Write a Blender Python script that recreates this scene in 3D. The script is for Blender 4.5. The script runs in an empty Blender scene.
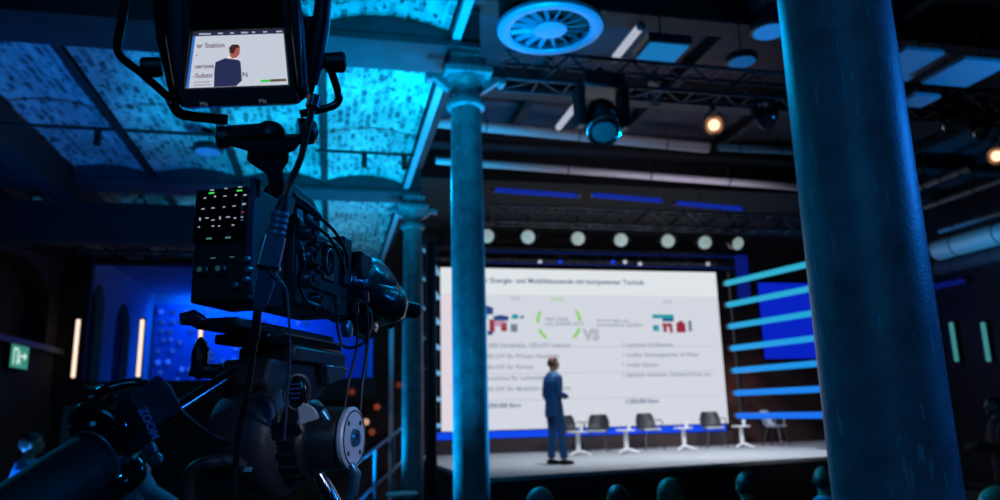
import bpy, bmesh, math, random
from mathutils import Vector, Matrix
random.seed(7)
V = Vector; PI = math.pi; R = math.radians
S = bpy.context.scene; COL = S.collection

# ------------------------------------------------------------------ camera
FPX = 750.0; HEAD = R(12.8); PIT = R(12.2); ROLL = R(1.4); CZ = 1.75
fw = V((math.sin(HEAD)*math.cos(PIT), math.cos(HEAD)*math.cos(PIT), math.sin(PIT)))
r0 = V((math.cos(HEAD), -math.sin(HEAD), 0)); u0 = r0.cross(fw)
rt = r0*math.cos(ROLL) - u0*math.sin(ROLL); up = u0*math.cos(ROLL) + r0*math.sin(ROLL)
CP = V((0, 0, CZ))
def ray(px, py): return fw + rt*((px-500)/FPX) + up*((250-py)/FPX)
def P(px, py, d): return CP + ray(px, py)*d
def atX(px, py, x): q = ray(px, py); return CP + q*(x/q.x)
def atY(px, py, y): q = ray(px, py); return CP + q*(y/q.y)
def atZ(px, py, z): q = ray(px, py); return CP + q*((z-CZ)/q.z)

cd = bpy.data.cameras.new('camera'); cam = bpy.data.objects.new('camera', cd); COL.objects.link(cam)
cam.matrix_world = Matrix(((rt.x, up.x, -fw.x, 0), (rt.y, up.y, -fw.y, 0), (rt.z, up.z, -fw.z, CZ), (0, 0, 0, 1)))
cd.sensor_width = 36; cd.lens = 36*FPX/1000; cd.clip_start = 0.02; cd.clip_end = 200
cd.dof.use_dof = True; cd.dof.focus_distance = 1.22; cd.dof.aperture_fstop = 4.4; cd.dof.aperture_blades = 0
S.camera = cam

# ------------------------------------------------------------------ materials
def srgb(c):
    f = lambda v: v/12.92 if v <= 0.04045 else ((v+0.055)/1.055)**2.4
    return tuple(f(v/255.0) for v in c) + (1,)
MATS = {}
def mat(name, col, rough=0.5, metal=0.0, emit=None, es=1.0, noise=0.0, nscale=20.0, bump=0.0, bscale=60.0, coat=0.0, spec=0.5, trans=0.0):
    if name in MATS: return MATS[name]
    m = bpy.data.materials.new(name); m.use_nodes = True; nt = m.node_tree; n = nt.nodes; L = nt.links
    b = n['Principled BSDF']; c = srgb(col)
    b.inputs['Base Color'].default_value = c; b.inputs['Roughness'].default_value = rough; b.inputs['Metallic'].default_value = metal
    b.inputs['Coat Weight'].default_value = coat; b.inputs['Specular IOR Level'].default_value = spec
    b.inputs['Transmission Weight'].default_value = trans
    if emit: b.inputs['Emission Color'].default_value = srgb(emit); b.inputs['Emission Strength'].default_value = es
    tc = n.new('ShaderNodeTexCoord')
    if noise > 0:
        t = n.new('ShaderNodeTexNoise'); t.inputs['Scale'].default_value = nscale; t.inputs['Detail'].default_value = 5
        L.new(tc.outputs['Object'], t.inputs['Vector'])
        r = n.new('ShaderNodeValToRGB'); r.color_ramp.elements[0].position = 0.3; r.color_ramp.elements[1].position = 0.7
        r.color_ramp.elements[0].color = tuple(v*(1-noise) for v in c[:3]) + (1,)
        r.color_ramp.elements[1].color = tuple(min(1, v*(1+noise*0.6)) for v in c[:3]) + (1,)
        L.new(t.outputs['Fac'], r.inputs['Fac']); L.new(r.outputs['Color'], b.inputs['Base Color'])
    if bump > 0:
        t = n.new('ShaderNodeTexNoise'); t.inputs['Scale'].default_value = bscale; t.inputs['Detail'].default_value = 4
        L.new(tc.outputs['Object'], t.inputs['Vector'])
        bp = n.new('ShaderNodeBump'); bp.inputs['Strength'].default_value = bump; bp.inputs['Distance'].default_value = 0.01
        L.new(t.outputs['Fac'], bp.inputs['Height']); L.new(bp.outputs['Normal'], b.inputs['Normal'])
    MATS[name] = m; return m

def brick_mat(name, c1, c2, mortar, scale=3.0, swap=None, stain=0.0, stainc=(20, 20, 24), bump=0.5, ms=0.012, bias=0.0, bw=0.5, rh=0.25):
    if name in MATS: return MATS[name]
    m = bpy.data.materials.new(name); m.use_nodes = True; nt = m.node_tree; n = nt.nodes; L = nt.links
    b = n['Principled BSDF']; b.inputs['Roughness'].default_value = 0.85
    tc = n.new('ShaderNodeTexCoord'); sp = n.new('ShaderNodeSeparateXYZ'); cb = n.new('ShaderNodeCombineXYZ')
    L.new(tc.outputs['Object'], sp.inputs[0])
    a = {'XY': ('X', 'Y'), 'YX': ('Y', 'X'), 'XZ': ('X', 'Z'), 'YZ': ('Y', 'Z')}[swap or 'XZ']
    L.new(sp.outputs[a[0]], cb.inputs[0]); L.new(sp.outputs[a[1]], cb.inputs[1])
    br = n.new('ShaderNodeTexBrick'); br.inputs['Scale'].default_value = scale; br.inputs['Mortar Size'].default_value = ms; br.inputs['Bias'].default_value = bias; br.inputs['Brick Width'].default_value = bw; br.inputs['Row Height'].default_value = rh
    br.inputs['Color1'].default_value = srgb(c1); br.inputs['Color2'].default_value = srgb(c2); br.inputs['Mortar'].default_value = srgb(mortar)
    L.new(cb.outputs[0], br.inputs['Vector']); out = br.outputs['Color']
    if stain > 0:
        # worn patches of the limewash: short dark dashes where single bricks show through
        mp = n.new('ShaderNodeMapping'); mp.inputs['Scale'].default_value = (0.45, 1.0, 1.0); L.new(cb.outputs[0], mp.inputs['Vector'])
        t = n.new('ShaderNodeTexNoise'); t.inputs['Scale'].default_value = 17.0; t.inputs['Detail'].default_value = 3.0
        L.new(mp.outputs[0], t.inputs['Vector'])
        r = n.new('ShaderNodeValToRGB'); r.color_ramp.elements[0].position = 0.35; r.color_ramp.elements[1].position = 0.42
        r.color_ramp.elements[0].color = (1, 1, 1, 1); r.color_ramp.elements[1].color = (0, 0, 0, 1)
        L.new(t.outputs['Fac'], r.inputs['Fac'])
        t2 = n.new('ShaderNodeTexNoise'); t2.inputs['Scale'].default_value = 1.3; t2.inputs['Detail'].default_value = 4
        L.new(tc.outputs['Object'], t2.inputs['Vector'])
        r2 = n.new('ShaderNodeValToRGB'); r2.color_ramp.elements[0].position = 0.35; r2.color_ramp.elements[1].position = 0.65
        r2.color_ramp.elements[0].color = (0.55, 0.55, 0.55, 1); L.new(t2.outputs['Fac'], r2.inputs['Fac'])
        mx = n.new('ShaderNodeMix'); mx.data_type = 'RGBA'; L.new(r.outputs['Color'], mx.inputs['Factor'])
        L.new(out, mx.inputs['A']); mx.inputs['B'].default_value = srgb(stainc)
        mm = n.new('ShaderNodeMix'); mm.data_type = 'RGBA'; mm.blend_type = 'MULTIPLY'; mm.inputs['Factor'].default_value = 1
        L.new(mx.outputs['Result'], mm.inputs['A']); L.new(r2.outputs['Color'], mm.inputs['B']); out = mm.outputs['Result']
    L.new(out, b.inputs['Base Color'])
    bp = n.new('ShaderNodeBump'); bp.inputs['Strength'].default_value = bump; bp.inputs['Distance'].default_value = 0.02
    L.new(br.outputs['Fac'], bp.inputs['Height']); bp.invert = True; L.new(bp.outputs['Normal'], b.inputs['Normal'])
    MATS[name] = m; return m

def iron_mat():
    m = bpy.data.materials.new('painted_cast_iron'); m.use_nodes = True; nt = m.node_tree; n = nt.nodes; L = nt.links
    b = n['Principled BSDF']; b.inputs['Roughness'].default_value = 0.42; b.inputs['Specular IOR Level'].default_value = 0.6
    tc = n.new('ShaderNodeTexCoord')
    t = n.new('ShaderNodeTexNoise'); t.inputs['Scale'].default_value = 7; t.inputs['Detail'].default_value = 8; t.inputs['Roughness'].default_value = 0.7
    L.new(tc.outputs['Object'], t.inputs['Vector'])
    r = n.new('ShaderNodeValToRGB'); r.color_ramp.elements[0].position = 0.3; r.color_ramp.elements[1].position = 0.72
    r.color_ramp.elements[0].color = srgb((92, 104, 112)); r.color_ramp.elements[1].color = srgb((150, 162, 168))
    L.new(t.outputs['Fac'], r.inputs['Fac'])
    # scuffs and scratches in the paint
    mp = n.new('ShaderNodeMapping'); mp.inputs['Scale'].default_value = (60, 60, 9); L.new(tc.outputs['Object'], mp.inputs['Vector'])
    t2 = n.new('ShaderNodeTexNoise'); t2.inputs['Scale'].default_value = 1.0; t2.inputs['Detail'].default_value = 6
    L.new(mp.outputs[0], t2.inputs['Vector'])
    r2 = n.new('ShaderNodeValToRGB'); r2.color_ramp.elements[0].position = 0.62; r2.color_ramp.elements[1].position = 0.7
    r2.color_ramp.elements[0].color = (0, 0, 0, 1); L.new(t2.outputs['Fac'], r2.inputs['Fac'])
    mx = n.new('ShaderNodeMix'); mx.data_type = 'RGBA'; L.new(r2.outputs['Color'], mx.inputs['Factor'])
    L.new(r.outputs['Color'], mx.inputs['A']); mx.inputs['B'].default_value = srgb((185, 192, 196)); L.new(mx.outputs['Result'], b.inputs['Base Color'])
    t3 = n.new('ShaderNodeTexNoise'); t3.inputs['Scale'].default_value = 240; t3.inputs['Detail'].default_value = 4
    L.new(tc.outputs['Object'], t3.inputs['Vector'])
    v = n.new('ShaderNodeTexVoronoi'); v.inputs['Scale'].default_value = 150; v.feature = 'SMOOTH_F1'; L.new(tc.outputs['Object'], v.inputs['Vector'])
    ad = n.new('ShaderNodeMath'); ad.operation = 'ADD'; L.new(t3.outputs['Fac'], ad.inputs[0]); L.new(v.outputs['Distance'], ad.inputs[1])
    bp = n.new('ShaderNodeBump'); bp.inputs['Strength'].default_value = 0.5; bp.inputs['Distance'].default_value = 0.0014
    L.new(ad.outputs[0], bp.inputs['Height']); L.new(bp.outputs['Normal'], b.inputs['Normal'])
    return m

M_iron = iron_mat()
M_black = mat('black_plastic', (30, 33, 38), 0.38, noise=0.25, nscale=40, bump=0.12, bscale=300)
M_blackm = mat('matte_black', (22, 24, 28), 0.6, noise=0.2, nscale=30)
M_rubber = mat('black_rubber', (34, 40, 50), 0.5, bump=0.1, bscale=200)
M_gloss = mat('gloss_black', (16, 18, 22), 0.16, coat=0.4)
M_dmetal = mat('dark_metal', (84, 90, 100), 0.28, 0.45, noise=0.2)
M_grey = mat('grey_metal', (135, 140, 150), 0.35, 0.6, noise=0.1)
M_chrome = mat('chrome', (200, 205, 215), 0.15, 1.0)
M_silver = mat('silver_plate', (205, 208, 214), 0.45, 0.15, noise=0.1, nscale=90)
M_cable = mat('cable_jacket', (24, 26, 30), 0.42)
M_connector = mat('connector_metal', (120, 135, 160), 0.3, 0.2, noise=0.15)
M_fabric = mat('rain_cover_film', (34, 38, 44), 0.22, noise=0.3, nscale=12, bump=0.5, bscale=25)
M_truss = mat('truss_black', (48, 54, 66), 0.4, 0.5)
M_beam = mat('steel_beam_paint', (48, 58, 66), 0.5, noise=0.3, nscale=3)
M_beamd = mat('dark_beam_paint', (34, 36, 42), 0.6, noise=0.25, nscale=3)
M_roof = mat('roof_board', (56, 54, 68), 0.8, noise=0.35, nscale=1.5)
M_pipe = mat('pale_pipe', (200, 195, 200), 0.4)
M_floor = mat('dark_floor', (44, 42, 44), 0.45, noise=0.3, nscale=2)
M_stage = mat('stage_carpet', (172, 174, 178), 0.75, noise=0.12, nscale=3, bump=0.1, bscale=80)
M_stagef = mat('stage_skirt', (20, 22, 27), 0.9, noise=0.2)
M_wallb = brick_mat('red_brick', (66, 42, 38), (54, 35, 33), (44, 40, 40), 2.2, 'XZ')
M_walls = brick_mat('red_brick_side', (72, 56, 56), (60, 48, 48), (52, 50, 52), 2.2, 'YZ')
M_vault = brick_mat('limewashed_brick', (208, 210, 208), (34, 38, 44), (196, 198, 196), 1.0, 'YX', stain=0.62, stainc=(44, 48, 54), ms=0.014, bias=-0.16, bw=0.21, rh=0.085)
M_plaster = mat('smooth_plaster', (200, 200, 200), 0.8, noise=0.1, nscale=4)
M_dark = mat('near_black', (14, 15, 18), 0.8)
M_seat = mat('pale_seat', (205, 205, 208), 0.6)
M_shell = mat('grey_shell', (52, 54, 60), 0.45)
M_white = mat('white_lacquer', (230, 228, 228), 0.4)
M_shell_lit = mat('lit_grey_shell', (190, 194, 200), 0.4)  # grey shell lightened to stand for strong light on one chair
M_leg = mat('chair_leg_metal', (70, 74, 80), 0.35, 0.5)
M_skin = mat('skin', (205, 150, 125), 0.55, noise=0.08, nscale=30)
M_glass = mat('glass', (235, 240, 245), 0.05, trans=0.8)
def emit(name, c, s): return mat(name, (8, 9, 12), 0.6, emit=c, es=s, spec=0.2)

# ------------------------------------------------------------------ mesh helper
ORG = {}
def basis(d):
    d = V(d).normalized(); a = V((0, 0, 1)) if abs(d.z) < 0.95 else V((0, 1, 0))
    x = d.cross(a).normalized(); return x, d.cross(x).normalized(), d
class MB:
    def __init__(s): s.v = []; s.f = []
    def add(s, vs, fs):
        b = len(s.v); s.v += [V(p) for p in vs]; s.f += [tuple(b+i for i in f) for f in fs]; return s
    def box(s, c, size, ax=None, taper=1.0):
        c = V(c); ax = ax or (V((1, 0, 0)), V((0, 1, 0)), V((0, 0, 1))); h = [q/2 for q in size]; vs = []
        for k in (-1, 1):
            t = taper if k > 0 else 1
            for i, j in ((-1, -1), (1, -1), (1, 1), (-1, 1)): vs.append(c + ax[0]*i*h[0]*t + ax[1]*j*h[1]*t + ax[2]*k*h[2])
        return s.add(vs, [(3, 2, 1, 0), (4, 5, 6, 7), (0, 1, 5, 4), (1, 2, 6, 5), (2, 3, 7, 6), (3, 0, 4, 7)])
    def bb(s, a, b):  # box from corner to corner
        a = V(a); b = V(b); return s.box((a+b)/2, [abs(q) for q in (b-a)])
    def tube(s, pts, r, n=10, closed=False, cap=True, flat=1.0):
        pts = [V(p) for p in pts]; N = len(pts); rs = r if isinstance(r, (list, tuple)) else [r]*N; x = None; vs = []
        for i, p in enumerate(pts):
            a = pts[(i-1) % N] if (closed or i > 0) else p; b = pts[(i+1) % N] if (closed or i < N-1) else p
            d = (b-a).normalized()
            if x is None: x = basis(d)[0]
            x = (x - d*x.dot(d)); x = x.normalized() if x.length > 1e-6 else basis(d)[0]
            y = d.cross(x); rr = rs[i]; rx, ry = rr if isinstance(rr, (list, tuple)) else (rr, rr*flat)
            for k in range(n):
                t = 2*PI*k/n; vs.append(p + x*math.cos(t)*rx + y*math.sin(t)*ry)
        fs = []
        for i in range(N if closed else N-1):
            j = (i+1) % N
            for k in range(n): fs.append((i*n+k, i*n+(k+1) % n, j*n+(k+1) % n, j*n+k))
        if cap and not closed: fs += [tuple(range(n-1, -1, -1)), tuple((N-1)*n+k for k in range(n))]
        return s.add(vs, fs)
    def lathe(s, o, d, prof, n=24, ring=False):  # prof = [(along, radius)]
        x, y, z = basis(d); o = V(o); vs = []
        for h, r in prof:
            for k in range(n):
                t = 2*PI*k/n; vs.append(o + z*h + (x*math.cos(t) + y*math.sin(t))*max(r, 1e-4))
        fs = [(i*n+k, i*n+(k+1) % n, (i+1)*n+(k+1) % n, (i+1)*n+k) for i in range(len(prof)-1) for k in range(n)]
        m = len(prof)-1
        fs += [(m*n+k, m*n+(k+1) % n, (k+1) % n, k) for k in range(n)] if ring else [tuple(range(n-1, -1, -1)), tuple(m*n+k for k in range(n))]
        return s.add(vs, fs)
    def prism(s, poly, ax, o, t0, t1):  # poly in (ax0, ax1), thickness along ax2
        o = V(o); n = len(poly)
        vs = [o + ax[0]*a + ax[1]*b + ax[2]*t for t in (t0, t1) for a, b in poly]
        return s.add(vs, [tuple(range(n-1, -1, -1)), tuple(range(n, 2*n))] + [(i, (i+1) % n, n+(i+1) % n, n+i) for i in range(n)])
    def ball(s, c, r, n=16, m=10, ax=None, fn=None):
        c = V(c); r = r if isinstance(r, (list, tuple)) else (r, r, r); ax = ax or (V((1, 0, 0)), V((0, 1, 0)), V((0, 0, 1))); vs = []
        for i in range(m+1):
            p = PI*i/m - PI/2
            for k in range(n):
                t = 2*PI*k/n; q = V((math.cos(p)*math.cos(t), math.cos(p)*math.sin(t), math.sin(p)))
                if fn: q = fn(q)
                vs.append(c + ax[0]*q.x*r[0] + ax[1]*q.y*r[1] + ax[2]*q.z*r[2])
        return s.add(vs, [(i*n+k, i*n+(k+1) % n, (i+1)*n+(k+1) % n, (i+1)*n+k) for i in range(m) for k in range(n)])
    def torus(s, c, d, R_, r_, n=28, m=8, sx=1, sy=1):
        x, y, z = basis(d); c = V(c)
        return s.tube([c + x*math.cos(2*PI*k/n)*R_*sx + y*math.sin(2*PI*k/n)*R_*sy for k in range(n)], r_, m, closed=True)
    def build(s, name, m, parent=None, bevel=0, smooth=True, remesh=0, seg=2):
        org = V((0, 0, 0)); p = parent
        while p is not None:
            if p.name in ORG: org = ORG[p.name]
            p = p.parent
        me = bpy.data.meshes.new(name); me.from_pydata([v-org for v in s.v], [], s.f)
        bm = bmesh.new(); bm.from_mesh(me); bmesh.ops.remove_doubles(bm, verts=bm.verts, dist=1e-6)
        bmesh.ops.recalc_face_normals(bm, faces=bm.faces)
        for e in bm.edges:
            if len(e.link_faces) == 2: e.smooth = e.calc_face_angle(0) < R(40)
        for f in bm.faces: f.smooth = smooth
        bm.to_mesh(me); bm.free(); me.materials.append(m)
        o = bpy.data.objects.new(name, me); COL.objects.link(o)
        if parent: o.parent = parent
        if bevel:
            b = o.modifiers.new('b', 'BEVEL'); b.width = bevel; b.segments = seg; b.limit_method = 'ANGLE'; b.angle_limit = R(45)
        if remesh:
            q = o.modifiers.new('r', 'REMESH'); q.mode = 'VOXEL'; q.voxel_size = remesh; q.use_smooth_shade = True
            k = o.modifiers.new('s', 'SMOOTH'); k.iterations = 4; k.factor = 0.5
        return o
def tag(o, label=None, cat=None, group=None, kind=None):
    for k, v in (('label', label), ('category', cat), ('group', group), ('kind', kind)):
        if v: o[k] = v
    return o
def thing(name, label, cat, loc=(0, 0, 0), rz=0, group=None, kind=None):
    o = bpy.data.objects.new(name, None); COL.objects.link(o); o.location = loc; o.rotation_euler = (0, 0, rz); o.empty_display_size = 0.1
    ORG[o.name] = V(loc) if rz == 0 else V((0, 0, 0)); return tag(o, label, cat, group, kind)
def dup(root, loc, rz=0, label=None, name=None):
    c = root.copy(); COL.objects.link(c); c.location = loc; c.rotation_euler = (0, 0, rz)
    if label: c['label'] = label
    for ch in list(root.children):
        a = ch.copy(); COL.objects.link(a); a.parent = c
        for g in ch.children:
            d = g.copy(); COL.objects.link(d); d.parent = a
    return c
def struct(name, mb, m, bevel=0, label=None, cat=None, smooth=False):
    o = mb.build(name, m, None, bevel, smooth); tag(o, label, cat, None, 'structure'); return o
def curve_pts(ctrl, n=8):  # Catmull-Rom
    c = [V(p) for p in ctrl]; c = [c[0]*2-c[1]] + c + [c[-1]*2-c[-2]]; out = []
    for i in range(1, len(c)-2):
        for k in range(n):
            t = k/n; a, b, d, e = c[i-1], c[i], c[i+1], c[i+2]
            out.append(0.5*((2*b) + (d-a)*t + (2*a-5*b+4*d-e)*t*t + (3*b-a-3*d+e)*t**3))
    out.append(c[-2]); return out
def text(name, s, size, m, o, ex, ey, parent, align='LEFT', bold=0.0):
    cu = bpy.data.curves.new(name, 'FONT'); cu.body = s; cu.size = size; cu.align_x = align; cu.offset = bold; cu.resolution_u = 3
    t = bpy.data.objects.new(name, cu); COL.objects.link(t); dg = bpy.context.evaluated_depsgraph_get()
    me = bpy.data.meshes.new_from_object(t.evaluated_get(dg)); bpy.data.objects.remove(t); bpy.data.curves.remove(cu)
    org = V((0, 0, 0)); p = parent
    while p is not None:
        if p.name in ORG: org = ORG[p.name]
        p = p.parent
    for v in me.vertices: v.co = V(o) + ex*v.co.x + ey*v.co.y - org
    me.materials.clear(); me.materials.append(m); ob = bpy.data.objects.new(name, me); COL.objects.link(ob); ob.parent = parent; return ob
def light(kind, loc, col, power, target=None, size=0.2, angle=60, blend=0.6, sy=None):
    l = bpy.data.lights.new('lamp_or_fill_light', kind); l.color = col; l.energy = power
    if kind == 'AREA':
        l.size = size
        if sy: l.shape = 'RECTANGLE'; l.size_y = sy
    elif kind == 'SPOT': l.spot_size = R(angle); l.spot_blend = blend; l.shadow_soft_size = size
    else: l.shadow_soft_size = size
    o = bpy.data.objects.new('lamp_or_fill_light', l); COL.objects.link(o); o.location = loc
    if target is not None: o.rotation_euler = (V(target)-V(loc)).to_track_quat('-Z', 'Y').to_euler()
    return o
X1, Y1, Z1 = V((1, 0, 0)), V((0, 1, 0)), V((0, 0, 1))

# ================================================================== SETTING
XR = 15.0; YB = 17.5
struct('floor', MB().bb((-6.3, -1, -0.2), (XR, 25.2, 0)), M_floor)
# side wall with arched recesses, running on into the blue upper gallery
def arch_poly(a0, a1, z0, zs):
    r = (a1-a0)/2; c = (a0+a1)/2
    return [(a0, z0), (a1, z0)] + [(c+r*math.cos(PI*k/10), zs+r*math.sin(PI*k/10)) for k in range(11)]
def wall_with_arches(name, m, along, pos, a0, a1, z0, z1, arches, depth, rise=1.0):
    # front plane split around the arches, reveals and back plane
    mb = MB()
    Q = (lambda a, z, t: V((pos+t, a, z))) if along == 'y' else (lambda a, z, t: V((a, pos+t, z)))
    cuts = sorted(set([a0, a1] + [q for ar in arches for q in (ar[0], ar[1])]))
    for i in range(len(cuts)-1):
        s, e = cuts[i], cuts[i+1]; ar = [q for q in arches if abs(q[0]-s) < 1e-6]
        if not ar:
            mb.add([Q(s, z0, 0), Q(e, z0, 0), Q(e, z1, 0), Q(s, z1, 0)], [(0, 1, 2, 3)])
        else:
            _, _, b0, zs = ar[0]; r = (e-s)/2; c = (s+e)/2
            if b0 > z0: mb.add([Q(s, z0, 0), Q(e, z0, 0), Q(e, b0, 0), Q(s, b0, 0)], [(0, 1, 2, 3)])
            arc = [(c-r*math.cos(PI*k/12), zs+r*rise*math.sin(PI*k/12)) for k in range(13)]
            for k in range(12):
                p, q = arc[k], arc[k+1]
                mb.add([Q(p[0], p[1], 0), Q(q[0], q[1], 0), Q(q[0], z1, 0), Q(p[0], z1, 0)], [(0, 1, 2, 3)])
                mb.add([Q(p[0], p[1], 0), Q(q[0], q[1], 0), Q(q[0], q[1], depth), Q(p[0], p[1], depth)], [(0, 1, 2, 3)])
                mb.add([Q(p[0], p[1], depth), Q(q[0], q[1], depth), Q(q[0], b0, depth), Q(p[0], b0, depth)], [(0, 1, 2, 3)])
            mb.add([Q(s, b0, 0), Q(s, zs, 0), Q(s, zs, depth), Q(s, b0, depth)], [(0, 1, 2, 3)])
            mb.add([Q(e, b0, 0), Q(e, zs, 0), Q(e, zs, depth), Q(e, b0, depth)], [(0, 1, 2, 3)])
            mb.add([Q(s, b0, 0), Q(e, b0, 0), Q(e, b0, depth), Q(s, b0, depth)], [(0, 1, 2, 3)])
    # outer skin so that the wall has thickness
    t = depth*1.6
    mb.add([Q(a0, z0, t), Q(a1, z0, t), Q(a1, z1, t), Q(a0, z1, t)], [(0, 1, 2, 3)])
    mb.add([Q(a0, z1, 0), Q(a1, z1, 0), Q(a1, z1, t), Q(a0, z1, t)], [(0, 1, 2, 3)])
    mb.add([Q(a0, z0, 0), Q(a0, z1, 0), Q(a0, z1, t), Q(a0, z0, t)], [(0, 1, 2, 3)])
    mb.add([Q(a1, z0, 0), Q(a1, z1, 0), Q(a1, z1, t), Q(a1, z0, t)], [(0, 1, 2, 3)])
    return struct(name, mb, m)
wall_with_arches('wall_left', M_walls, 'y', -5.6, -1, YB, 0, 6.9, [(2.6, 5.8, 3.3, 4.1), (8.2, 11.4, 3.3, 4.1), (13.4, 16.7, 3.3, 4.1)], -0.45, .4)
wall_with_arches('wall_gallery_side', M_plaster, 'y', -5.3, YB+0.4, 24.6, 2.3, 6.4, [(18.35, 19.4, 2.6, 4.35), (20.4, 21.9, 2.6, 4.0)], -0.35)
for nme, y0, y1, z1 in (('window_1', 18.37, 19.38, 4.8), ('window_2', 20.42, 21.88, 4.7)): struct(nme, MB().bb((-5.62, y0, 2.62), (-5.5, y1, z1)), M_dark)
struct('wall_back', MB().bb((-5.6, YB, 0), (0.95, YB+0.4, 2.35)).bb((-5.9, YB, 5.15), (0.95, YB+0.4, 6.9)).bb((0.95, YB, 0), (XR, YB+0.4, 6.9)), M_wallb)
struct('wall_gallery', MB().bb((-5.3, 24.4, 2.3), (1.4, 24.7, 6.4)).bb((1.15, YB+0.4, 2.3), (1.4, 24.4, 6.4)), M_plaster)
struct('floor_gallery', MB().bb((-5.3, YB+0.4, 2.15), (1.4, 24.4, 2.35)), M_floor)
struct('ceiling_gallery', MB().bb((-5.3, YB+0.4, 5.5), (1.4, 24.4, 5.7)), M_plaster)
struct('wall_right', MB().bb((XR, -1, 0), (XR+0.4, YB, 6.9)), M_beamd)
struct('ceiling', MB().bb((1.45, -1, 6.9), (XR+0.4, YB+0.4, 7.1)), M_roof)
struct('wall_clerestory', MB().bb((1.08, -1, 5.5), (1.32, YB, 7.1)), M_beamd)
# shelf line under the arches of the side wall
struct('trim_1', MB().bb((-5.6, 4, 3.13), (-5.42, YB, 3.25)), M_beam, 0.01)
# gallery parapet, its pilasters and posts
struct('trim_2', MB().bb((-5.6, YB-0.22, 2.1), (1.0, YB-0.02, 2.58)), M_beamd, 0.01)
struct('trim_3', MB().bb((-5.6, YB-0.2, 2.58), (-5.05, YB+.05, 6.9)), M_walls)

# brick vaults between iron joists, carried by cross beams on the columns
JX = [1.05 - 1.21*k for k in range(7)]          # joist lines
BAYS = [(-1.0, 1.35), (1.7, 6.3), (6.95, 11.1), (11.75, 17.5)]
ZJ = 5.24
for bi, (y0, y1) in enumerate(BAYS):
    mb = MB()
    for k in range(6):
        xa, xb = JX[k+1]+0.05, JX[k]-0.05; n = 10; yy = y0 - 0.16; ye = y1 + 0.2
        for i in range(n):
            t0, t1 = i/n, (i+1)/n; f = lambda t: ZJ + 0.10*(1-(2*t-1)**2)
            a, b = xa+(xb-xa)*t0, xa+(xb-xa)*t1
            mb.add([(a, yy, f(t0)), (b, yy, f(t1)), (b, ye, f(t1)), (a, ye, f(t0))], [(0, 1, 2, 3)])
            mb.add([(a, yy, f(t0)+0.1), (b, yy, f(t1)+0.1), (b, ye, f(t1)+0.1), (a, ye, f(t0)+0.1)], [(0, 1, 2, 3)])
    struct('ceiling_vault', mb, M_vault, smooth=True)
    mb = MB()
    for x in JX:
        mb.bb((x-0.04, y0-0.1, ZJ-0.06), (x+0.04, y1+0.1, ZJ-0.045)).bb((x-0.012, y0-0.1, ZJ-0.05), (x+0.012, y1+0.1, ZJ+0.12))
    struct('ceiling_joist', mb, M_beamd)
mb = MB()
for y in (1.5, 6.625, 11.425):
    z0 = 5.08
    mb.bb((-5.6, y-0.30, z0), (1.3, y+0.30, z0+0.05)).bb((-5.6, y-0.28, z0+0.05), (1.3, y+0.28, ZJ+0.22)).bb((-5.6, y-0.30, ZJ+0.2), (1.3, y+0.30, ZJ+0.24))
    for x in (0.5, 0.56, 0.62, 0.68, 0.98, 1.04):
        for zz in (5.18, 5.28, 5.38): mb.ball((x, y-0.282, zz), 0.014, 8, 4)
struct('ceiling_beam', mb, M_beam)
struct('ceiling_edge_beam', MB().bb((1.03, -1, ZJ-0.09), (1.11, YB, ZJ-0.05)).bb((1.05, -1, ZJ-0.05), (1.09, YB, 5.6)), mat('pale_edge_paint', (140, 160, 172), .5))
struct('ceiling_side_beam', MB().bb((-3.9, 1.5, 4.82), (-3.6, 15.5, 5.22)), M_beamd, 0.01)
struct('ceiling_cornice', MB().bb((-5.6, 11.6, 3.95+0.35), (-1.5, 11.85, 4.9)), M_beamd)
# hall roof: dark rafters and purlins under the boards
mb = MB()
for y in (3.2, 5.6, 8.0, 10.4, 12.8, 15.2): mb.bb((1.32, y-0.11, 6.55), (XR, y+0.11, 6.9)).bb((1.32, y-0.17, 6.5), (XR, y+0.17, 6.56))
for x in (3.1, 5.2, 7.3, 9.4, 11.5, 13.4): mb.bb((x-0.07, 0, 6.7), (x+0.07, YB, 6.9))
struct('ceiling_rafters', mb, M_beamd)
struct('ceiling_bulkhead', MB().bb((1.32, 13.0, 5.95), (12.4, 13.3, 6.9)).bb((1.32, 13.3, 5.95), (12.4, 17.5, 6.05)), mat('bulkhead_black', (5, 6, 8), .9))
struct('door_1', MB().box(atY(73, 450, YB-0.04).to_2d().to_3d()+V((0, 0, 1.12)), (0.52, 0.06, 2.24)), mat('pale_door', (140, 150, 160), 0.6), 0.01)

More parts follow.
